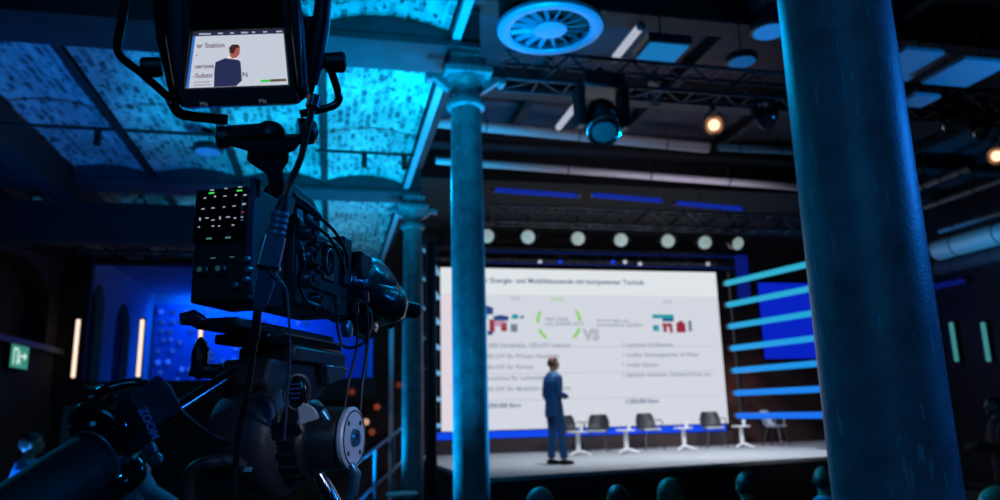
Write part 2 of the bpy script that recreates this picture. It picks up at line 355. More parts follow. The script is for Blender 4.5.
# iron columns --------------------------------------------------------------
def column(y, label, rr=0.155, x0=1.2):
    t = thing('iron_column', label, 'column', (x0, y, 0), 0, 'cast-iron columns carrying the vault beams', 'thing')
    MB().lathe((x0, y, 0.42), Z1, [(0, rr*1.02), (0.02, rr*1.02), (2.2, rr), (4.23, rr*0.93)], 48).build('shaft', M_iron, t)
    MB().lathe((x0, y, 0), Z1, [(0, rr*1.55), (0.1, rr*1.55), (0.12, rr*1.35), (0.2, rr*1.35), (0.26, rr*1.12), (0.34, rr*1.2), (0.42, rr*1.05), (0.43, rr*1.0)], 40).build('base', M_iron, t)
    c = MB().lathe((x0, y, 4.62), Z1, [(-.06, rr*.93), (-.04, rr*1.16), (0, rr*1.22), (.03, rr*1.14), (.05, rr*.86), (.16, rr*.86), (.18, rr*1.0), (.205, rr*1.12), (.235, rr*1.3), (.255, rr*1.32)], 40)
    c.box((x0, y, 4.90), (rr*2.9, rr*2.9, 0.06)).box((x0, y, 5.005), (rr*2.2, rr*2.2, 0.15)); c.build('capital', M_iron, t, 0.004)
    for s in (-1, 1):   # scrolled side brackets
        b = MB().prism([(rr*0.9*s, 4.91), (rr*2.5*s, 4.91), (rr*2.5*s, 4.875), (rr*1.9*s, 4.85), (rr*1.3*s, 4.77), (rr*0.9*s, 4.74)], (X1, Z1, Y1), (x0, y, 0), -0.05, 0.05)
        b.lathe((x0+s*rr*2.3, y-0.06, 4.865), Y1, [(0, 0.032), (0.12, 0.032)], 16)
        b.build('bracket', M_iron, t, 0.004)
    return t
column(1.66, 'massive iron column closest to the lens, scuffed dark blue paint', .144, 1.352)
column(6.6, 'cyan-lit iron column with scrolled capital under the ceiling beam, beside the slide screen')
column(11.4, 'slim farther iron column behind the camera lens, small scrolled capital')

# ================================================================== STAGE
A = atZ(474, 479, 0.85); B_ = atZ(860, 454.5, 0.85)
stage_poly = [(1.92, 13.8), (A.x, A.y), (B_.x, B_.y), (12.4, B_.y+1.2), (12.4, YB), (1.92, YB)]
struct('floor_stage', MB().prism(stage_poly, (X1, Y1, Z1), (0, 0, 0), 0.79, 0.85), M_stage)
struct('floor_stage_skirt', MB().prism(stage_poly, (X1, Y1, Z1), (0, 0, 0), 0.0, 0.79), M_stagef)
struct('wall_stage_plinth', MB().bb((1.95, 17.15, 0.85), (9.6, 17.49, 1.16)), mat('plinth_brown', (72, 56, 56), 0.7))
# LED strip of light below the screen
t = thing('blue_light_band', 'long blue glowing band along the foot of the slide screen', 'light', (5.9, 17.12, 1.17))
MB().bb((2.2, 17.14, 1.16), (9.45, 17.42, 1.345)).build('housing', M_blackm, t)
MB().bb((2.22, 17.115, 1.175), (9.43, 17.139, 1.335)).build('diffuser', emit('blue_band', (10, 70, 235), 1.0), t)

# slide screen -----------------------------------------------------------------
SX0, SX1, SZ0, SZ1, SY = 2.43, 9.43, 1.36, 5.07, 17.0
sc = thing('projection_screen', 'huge bright slide screen at the back of the stage', 'screen', (5.96, SY, 1.36), 0)
MB().bb((SX0-0.03, SY+0.011, SZ0-0.01), (SX1+0.03, SY+0.1, SZ1+0.03)).build('frame', M_blackm, sc)
ground = MB().bb((SX0, SY, SZ0), (SX1, SY+0.01, SZ1)).build('screen_surface', emit('slide_ground', (210, 214, 224), 1.0), sc)
MB().bb((SX0, SY-0.004, SZ1-0.62), (SX1, SY-0.001, SZ1)).build('slide_header', emit('slide_head', (222, 228, 231), 1.0), ground)
MB().bb((SX0+0.03, SY-0.004, SZ0+0.05), (SX0+0.45, SY-0.001, SZ1-0.65)).build('slide_margin', emit('slide_margin_c', (224, 214, 224), 1.0), ground)
Mt = emit('slide_text', (96, 112, 142), 1.0); Mtl = emit('slide_text_light', (146, 154, 174), 1.0); Mg = emit('slide_green', (142, 204, 104), 1.0)
def stext(s, px, py, size, m, al='LEFT', bold=0.0):
    p = atY(px, py, SY-0.012); text('slide_text', s, size, m, p, X1, Z1, ground, al, bold)
stext('er Energie- und Mobilitätswende mit kompetenter Technik', 482, 282.5, 0.170, Mt, bold=0.004)
stext('2020', 510, 300, 0.12, Mtl); stext('2030', 663, 303.5, 0.12, Mtl)
stext('100%', 550, 301.5, 0.16, Mg)
stext('WIR ODER', 545, 321, 0.12, Mt); stext('DAS ANDERE NETZ', 545, 325.5, 0.11, Mt)
stext('Kommt alles aus', 597, 322, 0.12, Mt); stext('erneuerbaren Quellen', 597, 326.5, 0.13, Mt)
stext('VS', 584, 340, 0.36, emit('slide_vs', (172, 178, 192), 1.0), bold=0.02)
for k, (s, s2) in enumerate((('1.000 Haushalte, 100 kW Leistung', '1 zentrales Kraftwerk'), ('500 kW für Private Haushalte', '1 großer Stromspeicher im Netz'), ('300 kW für Firmen', '1 große Station'), ('Anschluss für Ladestation', '1 einziger zentraler Netzanschluss aus'), ('900 kW für Mobilität und Wärme', ''))):
    stext(s, 484, 347.5+k*11, 0.15, Mtl, bold=.003); stext(s2, 622, 347+k*10, 0.15, Mtl, bold=.003)
stext('1.200.000 Euro', 484, 408, 0.14, Mt, bold=0.004); stext('1.250.000 Euro', 625, 403.5, 0.14, Mt, bold=0.004)
# coloured pictograms: little houses, a train and vans
Mc = {k: emit('pic_'+k, c, 1.0) for k, c in dict(navy=(36, 70, 130), teal=(30, 150, 165), red=(150, 40, 60), pink=(190, 150, 175), gr=(110, 125, 145)).items()}
def pic(px, py, w, h, c, roof=False):
    p = atY(px, py, SY-0.01); mb = MB()
    poly = [(-w/2, -h/2), (w/2, -h/2), (w/2, h/2)] + ([(0, h*0.85)] if roof else []) + [(-w/2, h/2)]
    mb.prism(poly, (X1, Z1, Y1), p, -0.004, 0.0); mb.build('pictogram', Mc[c], ground)
for a in ((486, 311, .34, .16, 'navy', 1), (483, 317, .2, .12, 'teal'), (501, 318.5, .36, .1, 'navy', 1), (515, 317, .16, .09, 'teal', 1), (522, 317, .1, .07, 'gr'),
          (492, 326, .12, .3, 'red'), (499, 324, .3, .12, 'pink', 1), (504, 327, .14, .2, 'red'), (514, 328, .16, .18, 'gr'), (490, 333, .12, .1, 'navy'),
          (663, 316.5, .56, .1, 'teal'), (656, 328, .16, .14, 'teal'), (667, 325, .26, .08, 'red'), (665, 328, .09, .2, 'red'), (671, 329, .08, .18, 'red'),
          (681, 328, .24, .22, 'red', 1), (690, 326, .09, .26, 'gr'), (668, 320, .3, .07, 'navy')): pic(*a)
for a0, a1 in ((200, 232), (-50, -18), (150, 182), (2, 34)):       # ring of green arrows round the middle
    c = atY(559, 322, SY-0.01); rx, rz = 0.56, 0.52; mb = MB(); pts = []
    for i in range(6):
        t = R(a0+(a1-a0)*i/5); pts.append((math.cos(t)*rx, math.sin(t)*rz))
    inn = [(x*0.86, z*0.86) for x, z in reversed(pts)]
    mb.prism(pts+inn, (X1, Z1, Y1), c, -0.004, 0); mb.build('green_arrow', Mg, ground)
for zz in (0.65, 1.25, 1.85): MB().bb((SX0+0.5, SY-0.003, SZ0+zz), (SX1-0.2, SY-0.001, SZ0+zz+0.008)).build('slide_rule', Mtl, ground)

# chairs and tables on stage ---------------------------------------------------
def stage_chair(M_shell=M_shell):
    t = thing('stage_chair', 'grey shell chair', 'chair', (0, 0, 0), 0, 'shell chairs in a row on the stage')
    mb = MB(); prof = [(0.20, 0.43), (0.10, 0.425), (-0.05, 0.43), (-0.17, 0.45), (-0.23, 0.52), (-0.25, 0.62), (-0.28, 0.74), (-0.30, 0.80)]
    wd = [0.20, 0.22, 0.23, 0.23, 0.24, 0.24, 0.21, 0.17]; vs = []
    for (y, z), w in zip(prof, wd):
        for k in range(7):
            s = -1+2*k/6; lift = 0.03*abs(s)**3 if y > -0.2 else 0; fwd = 0.09*abs(s)**2.5 if y < -0.16 else 0
            vs.append((w*s, y+fwd, z+lift))
    n = len(vs); vs += [(x, y-0.012, z-0.014) for x, y, z in vs]; fs = []
    for i in range(7):
        for k in range(6):
            a = i*7+k; fs += [(a, a+1, a+8, a+7), (n+a+7, n+a+8, n+a+1, n+a)]
    rim = [k for k in range(7)] + [i*7+6 for i in range(1, 8)] + [49+k for k in range(5, -1, -1)] + [i*7 for i in range(6, 0, -1)]
    for i in range(len(rim)): a, b = rim[i], rim[(i+1) % len(rim)]; fs.append((b, a, n+a, n+b))
    mb.add(vs, fs).build('shell', M_shell, t)
    MB().box((0, 0.03, 0.445), (0.40, 0.36, 0.035)).build('seat_cushion', M_seat, t, 0.015)
    for s in (-1, 1):
        for q in (-1, 1): MB().tube([(0.15*s, 0.02+0.12*q, 0.42), (0.24*s, 0.0+0.22*q, 0.0)], 0.012, 8).build('leg', M_leg, t)
        MB().tube(curve_pts([(0.22*s, 0.12, 0.44), (0.27*s, 0.12, 0.6), (0.27*s, 0.02, 0.64), (0.26*s, -0.14, 0.64)], 4), 0.012, 8).build('armrest', M_shell, t)
    return t
def side_table():
    t = thing('side_table', 'white pedestal table', 'table', (0, 0, 0), 0, 'small white pedestal tables on the stage')
    MB().lathe((0, 0, 0.455), Z1, [(0, 0.2), (0.02, 0.21), (0.03, 0.205)], 32).build('tabletop', M_white, t)
    MB().lathe((0, 0, 0.08), Z1, [(0, 0.05), (0.35, 0.042), (0.375, 0.06)], 16).build('pedestal', M_white, t)
    for k in range(3):
        a = R(90+120*k); d = V((math.cos(a), math.sin(a), 0))
        MB().tube([d*0.01+V((0, 0, 0.1)), d*0.2+V((0, 0, 0.04)), d*0.26+V((0, 0, 0.022))], [0.03, 0.024, 0.02], 8).build('foot', M_white, t)
    return t
def water_glass():
    t = thing('water_glass', 'glass', 'glass', (0, 0, 0), 0, 'drinking glasses on the small tables')
    MB().lathe((0, 0, 0), Z1, [(0, 0.033), (0.13, 0.04), (0.13, 0.036), (0.012, 0.03), (0.01, 0.001), (0, 0.001)], 20, True).build('bowl', mat('frosted_glass', (225, 228, 232), 0.3), t)
    MB().lathe((0, 0, 0.012), Z1, [(0, 0.029), (0.08, 0.033)], 16).build('water', M_glass, t)
    return t
ch0, tb0, gl0 = stage_chair(), side_table(), water_glass()
chairs = [(572, 16.1, 'grey shell chair partly hidden behind the presenter', 200), (598, 16.1, 'grey shell chair just beyond the presenter, between two white tables', 150),
          (650, 16.1, 'grey shell chair in the middle of the row, facing out under the slide screen', 185), (714, 16.0, 'grey shell chair in front of the slide screen\'s lower corner', 170),
          (776, 15.9, '', 215)]
for i, (px, y, lb, rz) in enumerate(chairs):
    p = atY(px, 440, y); q = (p.x, y, 0.85)
    if i == 4: c = stage_chair(M_shell_lit); c.location = q; c.rotation_euler.z = R(rz); c['label'] = 'grey shell chair lightened as if lit, at the row end beside the glowing bars'
    elif i == 0: c = ch0; c.location = q; c.rotation_euler.z = R(rz); c['label'] = lb
    else: c = dup(ch0, q, R(rz), lb)
tabs = [(578, 15.0, 'white pedestal table close behind the presenter'), (626, 15.1, 'white pedestal table between the second and third shell chairs'),
        (684, 15.4, 'white pedestal table, third from the presenter'), (742, 15.5, 'white pedestal table beside the last shell chair, farthest from the presenter')]
for i, (px, y, lb) in enumerate(tabs):
    p = atY(px, 440, y); q = (p.x, y, 0.85); g = (p.x+0.08, y, 0.85+0.486)
    gl = 'drinking glass on the ' + ('white table close behind the presenter', 'second white table from the presenter', 'third white table from the presenter', 'last white table near the glowing bars')[i]
    if i == 0: tb0.location = q; tb0['label'] = lb; gl0.location = g; gl0['label'] = gl
    else: dup(tb0, q, 0, lb); dup(gl0, g, 0, gl)

# ================================================================== PEOPLE
def person(label, loc, rz, jacket, trousers, hair, pose='stand', arms=None, scale=1.0, turn=0, shirt=None, group=None, bald=False, dz=0.0):
    """Standing or seated adult, feet at loc, facing local +Y."""
    t = thing('person', label, 'person', (0, 0, 0), 0, group)
    sit = pose == 'sit'; hz = 0.53 if sit else 0.93; D = hz - 0.93
    head_c = V((0, 0.015, 1.665+D)); sh_z = 1.415+D
    hipL = [V((s*0.095, 0, hz)) for s in (-1, 1)]
    if sit: legs = [(hipL[i], V((s*0.13, 0.42, 0.52)), V((s*0.13, 0.42, 0.09))) for i, s in enumerate((-1, 1))]
    else: legs = [(hipL[0], V((-0.10, 0.01, 0.5)), V((-0.105, -0.03, 0.09))), (hipL[1], V((0.11, 0.05, 0.5)), V((0.13, 0.07, 0.09)))]
    if arms is None:
        arms = [(V((s*0.27, 0.03, 1.17+D)), V((s*0.2, 0.26, 1.0+D)), V((-s*0.3, 1, -0.1))) for s in (-1, 1)] if sit else \
               [(V((s*0.25, -0.03, 1.15)), V((s*0.26, 0.06, 0.92)), V((0, 0.15, -1))) for s in (-1, 1)]
    else: arms = [(V(a)+V((0, 0, D)), V(b)+V((0, 0, D)), V(c)) for a, b, c in arms]
    ct, st = math.cos(R(turn)), math.sin(R(turn)); hx = (V((ct, st, 0)), V((-st, ct, 0)), Z1)
    def torso(mb, g, zlo=0.0):
        sec = [(0.86, .145, .10), (0.93, .165, .115), (1.02, .155, .11), (1.14, .15, .105), (1.27, .17, .118), (1.36, .178, .115), (1.43, .15, .10), (1.49, .10, .08), (1.52, .07, .065)]
        sec = [s for s in sec if s[0] >= zlo]; vs = []; n = 20
        for z, a, b in sec:
            for k in range(n): u = 2*PI*k/n; vs.append(((a+g)*math.cos(u), (b+g)*math.sin(u)-0.01, z+D))
        m = len(sec); fs = [(i*n+k, i*n+(k+1) % n, (i+1)*n+(k+1) % n, (i+1)*n+k) for i in range(m-1) for k in range(n)]
        mb.add(vs, fs+[tuple(range(n-1, -1, -1)), tuple((m-1)*n+k for k in range(n))])
    def limb(mb, a, b, c, ra, rb, rc, g):
        mb.tube([a, a.lerp(b, .5), b, b.lerp(c, .45), c], [ra+g, (ra+rb)/2*1.04+g, rb+g, rb*0.98+g, rc+g], 12); mb.ball(b, rb+g*1.0, 10, 8); mb.ball(a, ra+g, 10, 8)
    b = MB(); torso(b, 0.0)
    def hf(q):
        x, y, z = q; k = 1.0
        if z < 0: k = 1-0.32*(-z)**1.5
        y2 = y*(1-0.1*max(0, -z)) + (0.1*max(0, -z) if y > 0 else 0.0)
        return V((x*k, y2, z))
    b.ball(head_c, (0.074, 0.096, 0.118), 24, 16, hx, hf)
    H = lambda x, y, z: head_c + hx[0]*x + hx[1]*y + hx[2]*z
    b.tube([H(0, .088, .02), H(0, .103, -.012), H(0, .112, -.028), H(0, .094, -.04)], [.009, .012, .015, .009], 8)      # nose
    b.ball(H(0, .082, -.085), (.022, .02, .018), 10, 6, hx); b.ball(H(0, .088, -.058), (.024, .012, .009), 10, 6, hx)   # chin, mouth
    for s in (-1, 1):
        b.ball(H(s*.076, -.005, -.005), (.012, .022, .034), 10, 8, hx); b.ball(H(s*.035, .078, .028), (.026, .014, .01), 8, 6, hx)
    b.tube([V((0, -0.01, 1.46+D)), V((0, 0.0, 1.54+D)), H(0, -.012, -.06)], [.064, .056, .054], 14)
    for s, (el, wr, hd) in zip((-1, 1), arms):
        sh = V((s*0.172, -0.01, sh_z)); limb(b, sh, el, wr, .05, .038, .026, 0)
        hd = hd.normalized(); sx = hd.cross(Z1); sx = sx.normalized() if sx.length > .2 else X1.copy(); sz = sx.cross(hd)
        pc = wr + hd*0.05; b.ball(pc, (.04, .052, .017), 12, 8, (sx, hd, sz))
        for i, (off, ln) in enumerate(((-.028, .068), (-.01, .078), (.009, .074), (.027, .058))):
            p0 = wr + hd*0.082 + sx*off; p1 = p0 + hd*ln*0.5 - sz*0.008; p2 = p0 + hd*ln*0.92 - sz*0.03
            b.tube([p0, p1, p2], [.0095, .009, .0075], 8)
        b.tube([wr+hd*0.03+sx*0.03*-s, wr+hd*0.06+sx*0.058*-s-sz*.01, wr+hd*0.09+sx*0.062*-s-sz*.02], [.013, .011, .009], 8)
    for h, k, a in legs:
        limb(b, h, k, a, .08, .053, .038, 0); b.tube([a+V((0, -.03, -.03)), a+V((0, .06, -.045)), a+V((0, .16, -.06))], [.035, .036, .025], 10)
    body = b.build('body', M_skin, t, remesh=0.0075)
    j = MB(); torso(j, 0.018, 0.9 if not sit else 0.93)
    if not sit: j.tube([V((0, -0.01, 0.98)), V((0, -0.015, 0.86)), V((0, -0.015, 0.77))], [(.175, .128), (.185, .135), (.19, .14)], 20)
    for s, (el, wr, hd) in zip((-1, 1), arms):
        sh = V((s*0.172, -0.01, sh_z)); limb(j, sh, el, el.lerp(wr, .93), .05, .038, .03, 0.018)
    j.build('jacket', jacket, t, remesh=0.012)
    tr = MB(); tr.tube([V((0, 0, hz+.1)), V((0, 0, hz)), V((0, 0, hz-.07))], [(.165, .122), (.175, .13), (.16, .12)], 18)
    for h, k, a in legs: limb(tr, h, k, k.lerp(a, .97), .085, .06, .055, 0.012)
    tr.build('trousers', trousers, t, remesh=0.012)
    sm = mat('shoe_leather', (25, 22, 22), 0.35)
    for h, k, a in legs:
        MB().tube([a+V((0, -.075, -.05)), a+V((0, -.03, -.045)), a+V((0, .08, -.052)), a+V((0, .17, -.062)), a+V((0, .19, -.066))], [(.032, .034), (.042, .045), (.046, .038), (.042, .027), (.02, .015)], 12).build('shoe', sm, t)
    if shirt: MB().tube([V((0, -0.01, 1.485+D)), V((0, -0.003, 1.53+D))], [.078, .067], 18).build('shirt_collar', shirt, t)
    hm = MB()
    def cap(q):
        x, y, z = q; lim = -0.45 if y < -0.1 else (0.05 if y < 0.35 else 0.52)
        if z < lim: z = lim; s = 0.86; return V((x*s, y*s, z))
        return V((x, y, z))
    if not bald:
        hm.ball(head_c+hx[1]*-0.008+Z1*0.006, (0.084, 0.104, 0.114), 24, 16, hx, cap); hm.build('hair', hair, t)
    else:
        for s in (-1, 1): hm.ball(H(s*.06, -.04, -.01), (.022, .05, .045), 12, 8, hx)
        hm.ball(H(0, -.075, -.02), (.062, .028, .05), 12, 8, hx); hm.build('hair', hair, t)
    for s in (-1, 1): MB().ball(H(s*.032, .084, .006), .011, 10, 8).build('eye', mat('eye', (40, 30, 28), .2), t)
    t.location = loc; t.rotation_euler.z = rz; t.scale = (scale,)*3
    return t
C_navy = mat('navy_suit', (16, 78, 132), 0.7, noise=0.1, nscale=40)
C_dark = mat('dark_cloth', (36, 38, 46), 0.8, noise=0.15); C_teal = mat('blue_shirt', (60, 130, 170), 0.75); C_pale = mat('pale_shirt', (150, 180, 200), 0.75)
H_br = mat('brown_hair', (86, 44, 38), 0.6, noise=0.3, nscale=60); H_dk = mat('dark_hair', (34, 32, 34), 0.55, noise=0.3, nscale=60)
H_gr = mat('grey_hair', (120, 120, 125), 0.6, noise=0.3, nscale=60); H_bl = mat('fair_hair', (150, 115, 85), 0.6, noise=0.3, nscale=60)
pp = atZ(556.5, 464.5, 0.85)
person('presenter in a blue suit standing on the stage, facing the slides, hands held in front', (pp.x, pp.y, 0.85), R(-72), C_navy, C_navy, H_br, 'stand',
       [((-0.21, -0.04, 1.15), (-0.2, 0.08, 0.94), (0.1, 0.5, -1)), ((0.21, -0.03, 1.15), (0.17, 0.15, 1.1), (-0.8, .6, 0.1))], 1.03, -6, M_white)
aud = [(540, 487, 'short grey-haired listener nearest the cyan-lit column, head from behind', C_dark, H_gr, False), (617, 484.5, 'dark-haired listener with greying temples, seated second from the cyan-lit column', C_dark, H_dk, False),
       (670, 477.5, 'listener with fair hair catching warm light, seated in the middle of the front heads', C_dark, H_bl, False), (746, 471.5, 'large dark-haired listener in blue shirt, seated near the massive column', C_teal, H_dk, False),
       (822, 466.5, 'balding listener in cyan shirt half hidden by the massive column', C_teal, H_br, True), (998, 486, 'fair-haired listener seated past the massive column', C_dark, H_bl, False)]
def hall_chair():
    t = thing('hall_chair', 'black hall chair', 'chair', (0, 0, 0), 0, 'black hall chairs under the listeners')
    MB().box((0, 0.06, 0.36), (0.42, 0.42, 0.04)).build('seat', M_blackm, t, 0.01)
    MB().box((0, -0.21, 0.68), (0.4, 0.03, 0.34)).build('backrest', M_blackm, t, 0.01)
    for s in (-1, 1):
        for q in (-0.21, 0.25): MB().tube([(0.18*s, q, 0), (0.18*s, q, 0.36 if q > 0 else 0.6)], 0.012, 8).build('leg', M_dmetal, t)
    return t
hc = None
for i, (px, py, lb, cl, hr, bald) in enumerate(aud):
    sc_ = (.97, .89, .96, .93, .90, .96)[i]; zt = 1.385*sc_; p = atZ(px, py, zt)
    ang = R(-12 if px < 900 else 10)
    person(lb, (p.x, p.y, 0), ang, cl, C_dark, hr, 'sit', None, sc_, (-18, 5, -25, 0, -35, 30)[i], M_white, 'listeners seated before the stage', bald)
    l2 = ['nearest the cyan-lit column', 'second from the cyan-lit column', 'under the fair-haired listener', 'under the large dark-haired listener', 'half behind the massive column', 'past the massive column'][i]
    if hc is None: hc = hall_chair(); hc.location = (p.x, p.y, 0); hc.rotation_euler.z = ang; hc['label'] = 'black hall chair '+l2
    else: dup(hc, (p.x, p.y, 0), ang, 'black hall chair '+l2)
def stand_at(px, py, d, label, *a, **k):
    p = P(px, py, d); s = p.z/1.665; return person(label, (p.x, p.y, 0), *a, scale=s, **k)
stand_at(30, 444, 7.0, 'standing visitor in a blue shirt, face in profile, near the exit sign', R(-70), C_teal, C_dark, H_br, 'stand', None, turn=0)
stand_at(135, 422, 5.6, 'visitor in a pale blue shirt behind the zoom control grip, one arm reaching down', R(-80), C_pale, C_dark, H_br, 'stand',
         [((-0.25, 0.03, 1.15), (-0.2, 0.2, 0.95), (0, 0.4, -1)), ((0.27, 0.14, 1.2), (0.2, 0.36, 1.05), (0, 1, -0.6))], turn=0)
stand_at(995, 406, 9.5, 'man in dark suit and blue shirt standing below the pale green lamp columns', R(60), C_dark, C_dark, H_dk, 'stand',
         [((-0.25, 0.08, 1.15), (-0.1, 0.3, 1.2), (0.8, 0.5, 0)), ((0.25, 0.08, 1.15), (0.1, 0.3, 1.18), (-0.8, 0.5, 0))], turn=10, shirt=C_teal)

# ================================================================== LAMPS AND FIXTURES IN THE HALL
def led_column(p0, h, label, m, n=16, r=0.045, face=V((0, -1, 0))):
    t = thing('led_column', label, 'light', p0, 0, 'upright columns of round lamps along the gallery')
    sx = basis(face)[0]
    MB().box(V(p0)+V((0, 0, h/2))-face*0.035, (0.13, 0.05, h+0.1), (sx if abs(sx.z) < .5 else X1, face, Z1)).build('housing', M_blackm, t, 0.008)
    for k in range(n): MB().ball(V(p0)+V((0, 0, h*(k+0.5)/n)), r, 12, 8).build('lamp', m, t)
M_cream = emit('cream_lamp', (255, 222, 200), 1.35); M_mint = emit('mint_lamp', (80, 175, 180), 0.55)
for px, lb in ((73, 'cream column of round lamps nearest the side wall arches'), (138, 'cream column of round lamps between two dark gallery arches'), (198, 'cream column of round lamps mostly hidden by the camera plate')):
    p = atY(px, 377, YB-0.3); led_column(V((p.x, YB-0.3, 2.66)), 1.2, lb, M_cream)
for px, lb in ((957, 'pale green column of lamps just past the massive column'), (989, 'pale green column of lamps farther along toward the hall side')):
    p = atX(px, 361, XR-0.12); q = atX(px, 322, XR-0.12); led_column(p, q.z-p.z, lb, M_mint, 11, 0.06, V((-1, 0, 0)))

def light_bar(a, b, r, c, label, grp, name='light_bar'):
    t = thing(name, label, 'light', a, 0, grp); a = V(a); b = V(b); d = (b-a).normalized()
    MB().tube([a, a+d*r*0.5, b-d*r*0.5, b], [r*0.7, r, r, r*0.7], 16).build('tube_diffuser', emit('bar_%d_%d' % (c[1], c[2]), c, 1.0), t)
    for e, s in ((a, -1), (b, 1)): MB().lathe(e+d*s*0.002, d*s, [(0, r*1.05), (0.05, r*1.05), (0.06, r*.8)], 16).build('end_cap', M_dmetal, t)
zs = [4.70 - 0.528*k for k in range(7)]
cols = [(45, 176, 208), (38, 170, 212), (30, 164, 218), (26, 156, 226), (20, 146, 232), (16, 132, 238), (12, 112, 240)]
nm = ['topmost', 'second from the top', 'third from the top', 'middle', 'third from the bottom', 'second from the bottom', 'lowest']
for k, z in enumerate(zs):
    a = V((9.40, 16.5, z)); b = a + V((0.216, -0.976, 0))*4.6
    light_bar(a, b, 0.066, cols[k], nm[k]+' glowing bar fanned beside the slide screen', 'horizontal glowing bars fanned beside the screen')
fa = atY(438.5, 340, 15.7); fb = atY(424, 340, 13.1)
for k, z in enumerate(zs):
    light_bar(V((fa.x, 15.7, z-0.02)), V((fb.x, 13.1, z-0.02)), 0.045, (95, 165, 210), nm[k]+' pale blue bar seen end-on behind the black mast', 'pale bars seen end-on behind the black mast')
for y0, x0, lb in ((16.4, 9.47, 'thin dark post holding the far ends of the glowing bars'), (14.0, 10.0, 'thin dark post halfway along the glowing bars')):
    t = thing('bar_post', lb, 'post', (x0, y0+.09, .85), 0, 'posts holding the glowing bars')
    MB().bb((x0+.03, y0+0.08, 0.87), (x0+0.11, y0+0.16, 5.0)).build('upright', M_blackm, t); MB().bb((x0-.1, y0-.05, 0.85), (x0+0.24, y0+0.3, 0.87)).build('foot_plate', M_blackm, t)
p = atY(431, 400, 12.4)
t = thing('black_mast', 'tall black lattice mast between the two cyan columns', 'mast', (p.x, 12.4, 0))
MB().bb((p.x-0.05, 12.3, 0.06), (p.x+0.05, 12.5, 4.6)).build('core', M_dark, t)
mb = MB()
for sx in (-1, 1):
    for sy in (-1, 1): mb.tube([(p.x+sx*0.06, 12.4+sy*.11, 0.05), (p.x+sx*0.06, 12.4+sy*.11, 4.7)], 0.02, 8)
mb.build('upright', M_truss, t); MB().bb((p.x-.3, 12.1, 0), (p.x+.3, 12.7, .05)).build('base_plate', M_blackm, t, .005)

for py, lb in ((251, 'dim blue strip between the round spotlights and the small lamps'), (262.5, 'dim blue strip just above the slide screen edge')):
    a = atY(484, py, 16.25); b = atY(742, py+5, 16.25); light_bar((a.x, 16.25, a.z), (b.x, 16.25, b.z-.03), .018, (6, 20, 82), lb, 'dim blue strips over the slide screen', 'strip_lamp')
a = atX(934, 287, XR-.15); b = atX(966, 281, XR-.15); light_bar(a, (a.x, b.y, a.z), .07, (8, 18, 95), 'dim violet-blue strip past the massive column, above the pale green lamps', 'hall side strips', 'strip_lamp')
# glowing gallery: dotted lamp panel and blue-lit wall patch
pn = thing('lamp_dot_panel', 'blue wall panel dotted with soft round lamps in the gallery', 'light panel', (-3.2, 24.35, 2.35))
MB().bb((-5.2, 24.3, 2.36), (1.0, 24.39, 5.2)).build('panel', mat('blue_panel', (130, 140, 190), 0.7), pn)
k = 0
for i in range(16):
    for j in range(9):
        if random.random() < 0.4 or k > 90: continue
        k += 1; s = random.choice((0.8, 1.2, 2.0)); MB().ball((-5.0+i*0.3+random.uniform(-.07, .07), 24.27, 2.6+j*0.3+random.uniform(-.06, .06)), 0.075, 10, 6).build('lamp', emit('dot_%d' % int(s*10), (30, 90, 240), s*.6), pn)
t = thing('lit_wall_patch', 'patch of wall lit vivid blue, made as a glowing panel behind the glowing bars', 'screen', atY(792, 365, YB-0.1))  # blue light on the wall, put into an emissive panel
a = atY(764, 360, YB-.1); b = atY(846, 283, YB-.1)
MB().bb((a.x, YB-.1, a.z), (b.x, YB-.02, b.z)).build('frame', M_blackm, t); MB().bb((a.x+.03, YB-.12, a.z+.03), (b.x-.03, YB-.101, b.z-.03)).build('wall_glow', emit('blue_wall_glow', (8, 34, 190), 1), t)
t = thing('violet_strip', 'narrow upright blue strip on the brick near the screen corner', 'light', atY(745, 360, YB-.06))
a = atY(739, 300, YB-.06); b = atY(747, 255, YB-.06); MB().bb((a.x, YB-.06, a.z), (b.x, YB-.01, b.z)).build('strip', emit('strip_face', (10, 22, 110), 1), t); MB().bb((a.x-.02, YB-.03, a.z-.04), (b.x+.02, YB-.005, b.z+.04)).build('back_plate', M_blackm, t)
# exit sign
p = atX(20, 357, -5.48); t = thing('exit_sign', 'small green illuminated exit sign on the side wall under the shelf', 'sign', p)
MB().bb((-5.59, p.y-0.42, p.z-0.23), (-5.49, p.y+0.42, p.z+0.23)).build('box', M_blackm, t, 0.01)
MB().bb((-5.489, p.y-0.39, p.z-0.2), (-5.48, p.y+0.39, p.z+0.2)).build('sign_face', emit('exit_green', (60, 160, 140), .7), t)
mb = MB(); Mw = emit('exit_white', (200, 235, 220), 1); ax = (Y1, Z1, X1)
mb.prism([(-.3, -.15), (-.3, .15), (-.1, .15), (-.1, -.15), (-.14, -.15), (-.14, .11), (-.26, .11), (-.26, -.15)], ax, (-5.479, p.y, p.z), 0, .003)
mb.prism([(.02, .0), (.02, .04), (.18, .04), (.18, .1), (.32, .02), (.18, -.06), (.18, 0)], ax, (-5.479, p.y, p.z), 0, .003)
mb.prism([(-.06, .08), (-.02, .12), (.0, .08), (-.03, .04)], ax, (-5.479, p.y, p.z), 0, .003).prism([(-.08, .03), (-.02, .03), (-.0, -.05), (.06, -.12), (.03, -.14), (-.03, -.07), (-.08, -.13), (-.11, -.11), (-.06, -.04)], ax, (-5.479, p.y, p.z), 0, .003)
mb.build('pictogram', Mw, t)

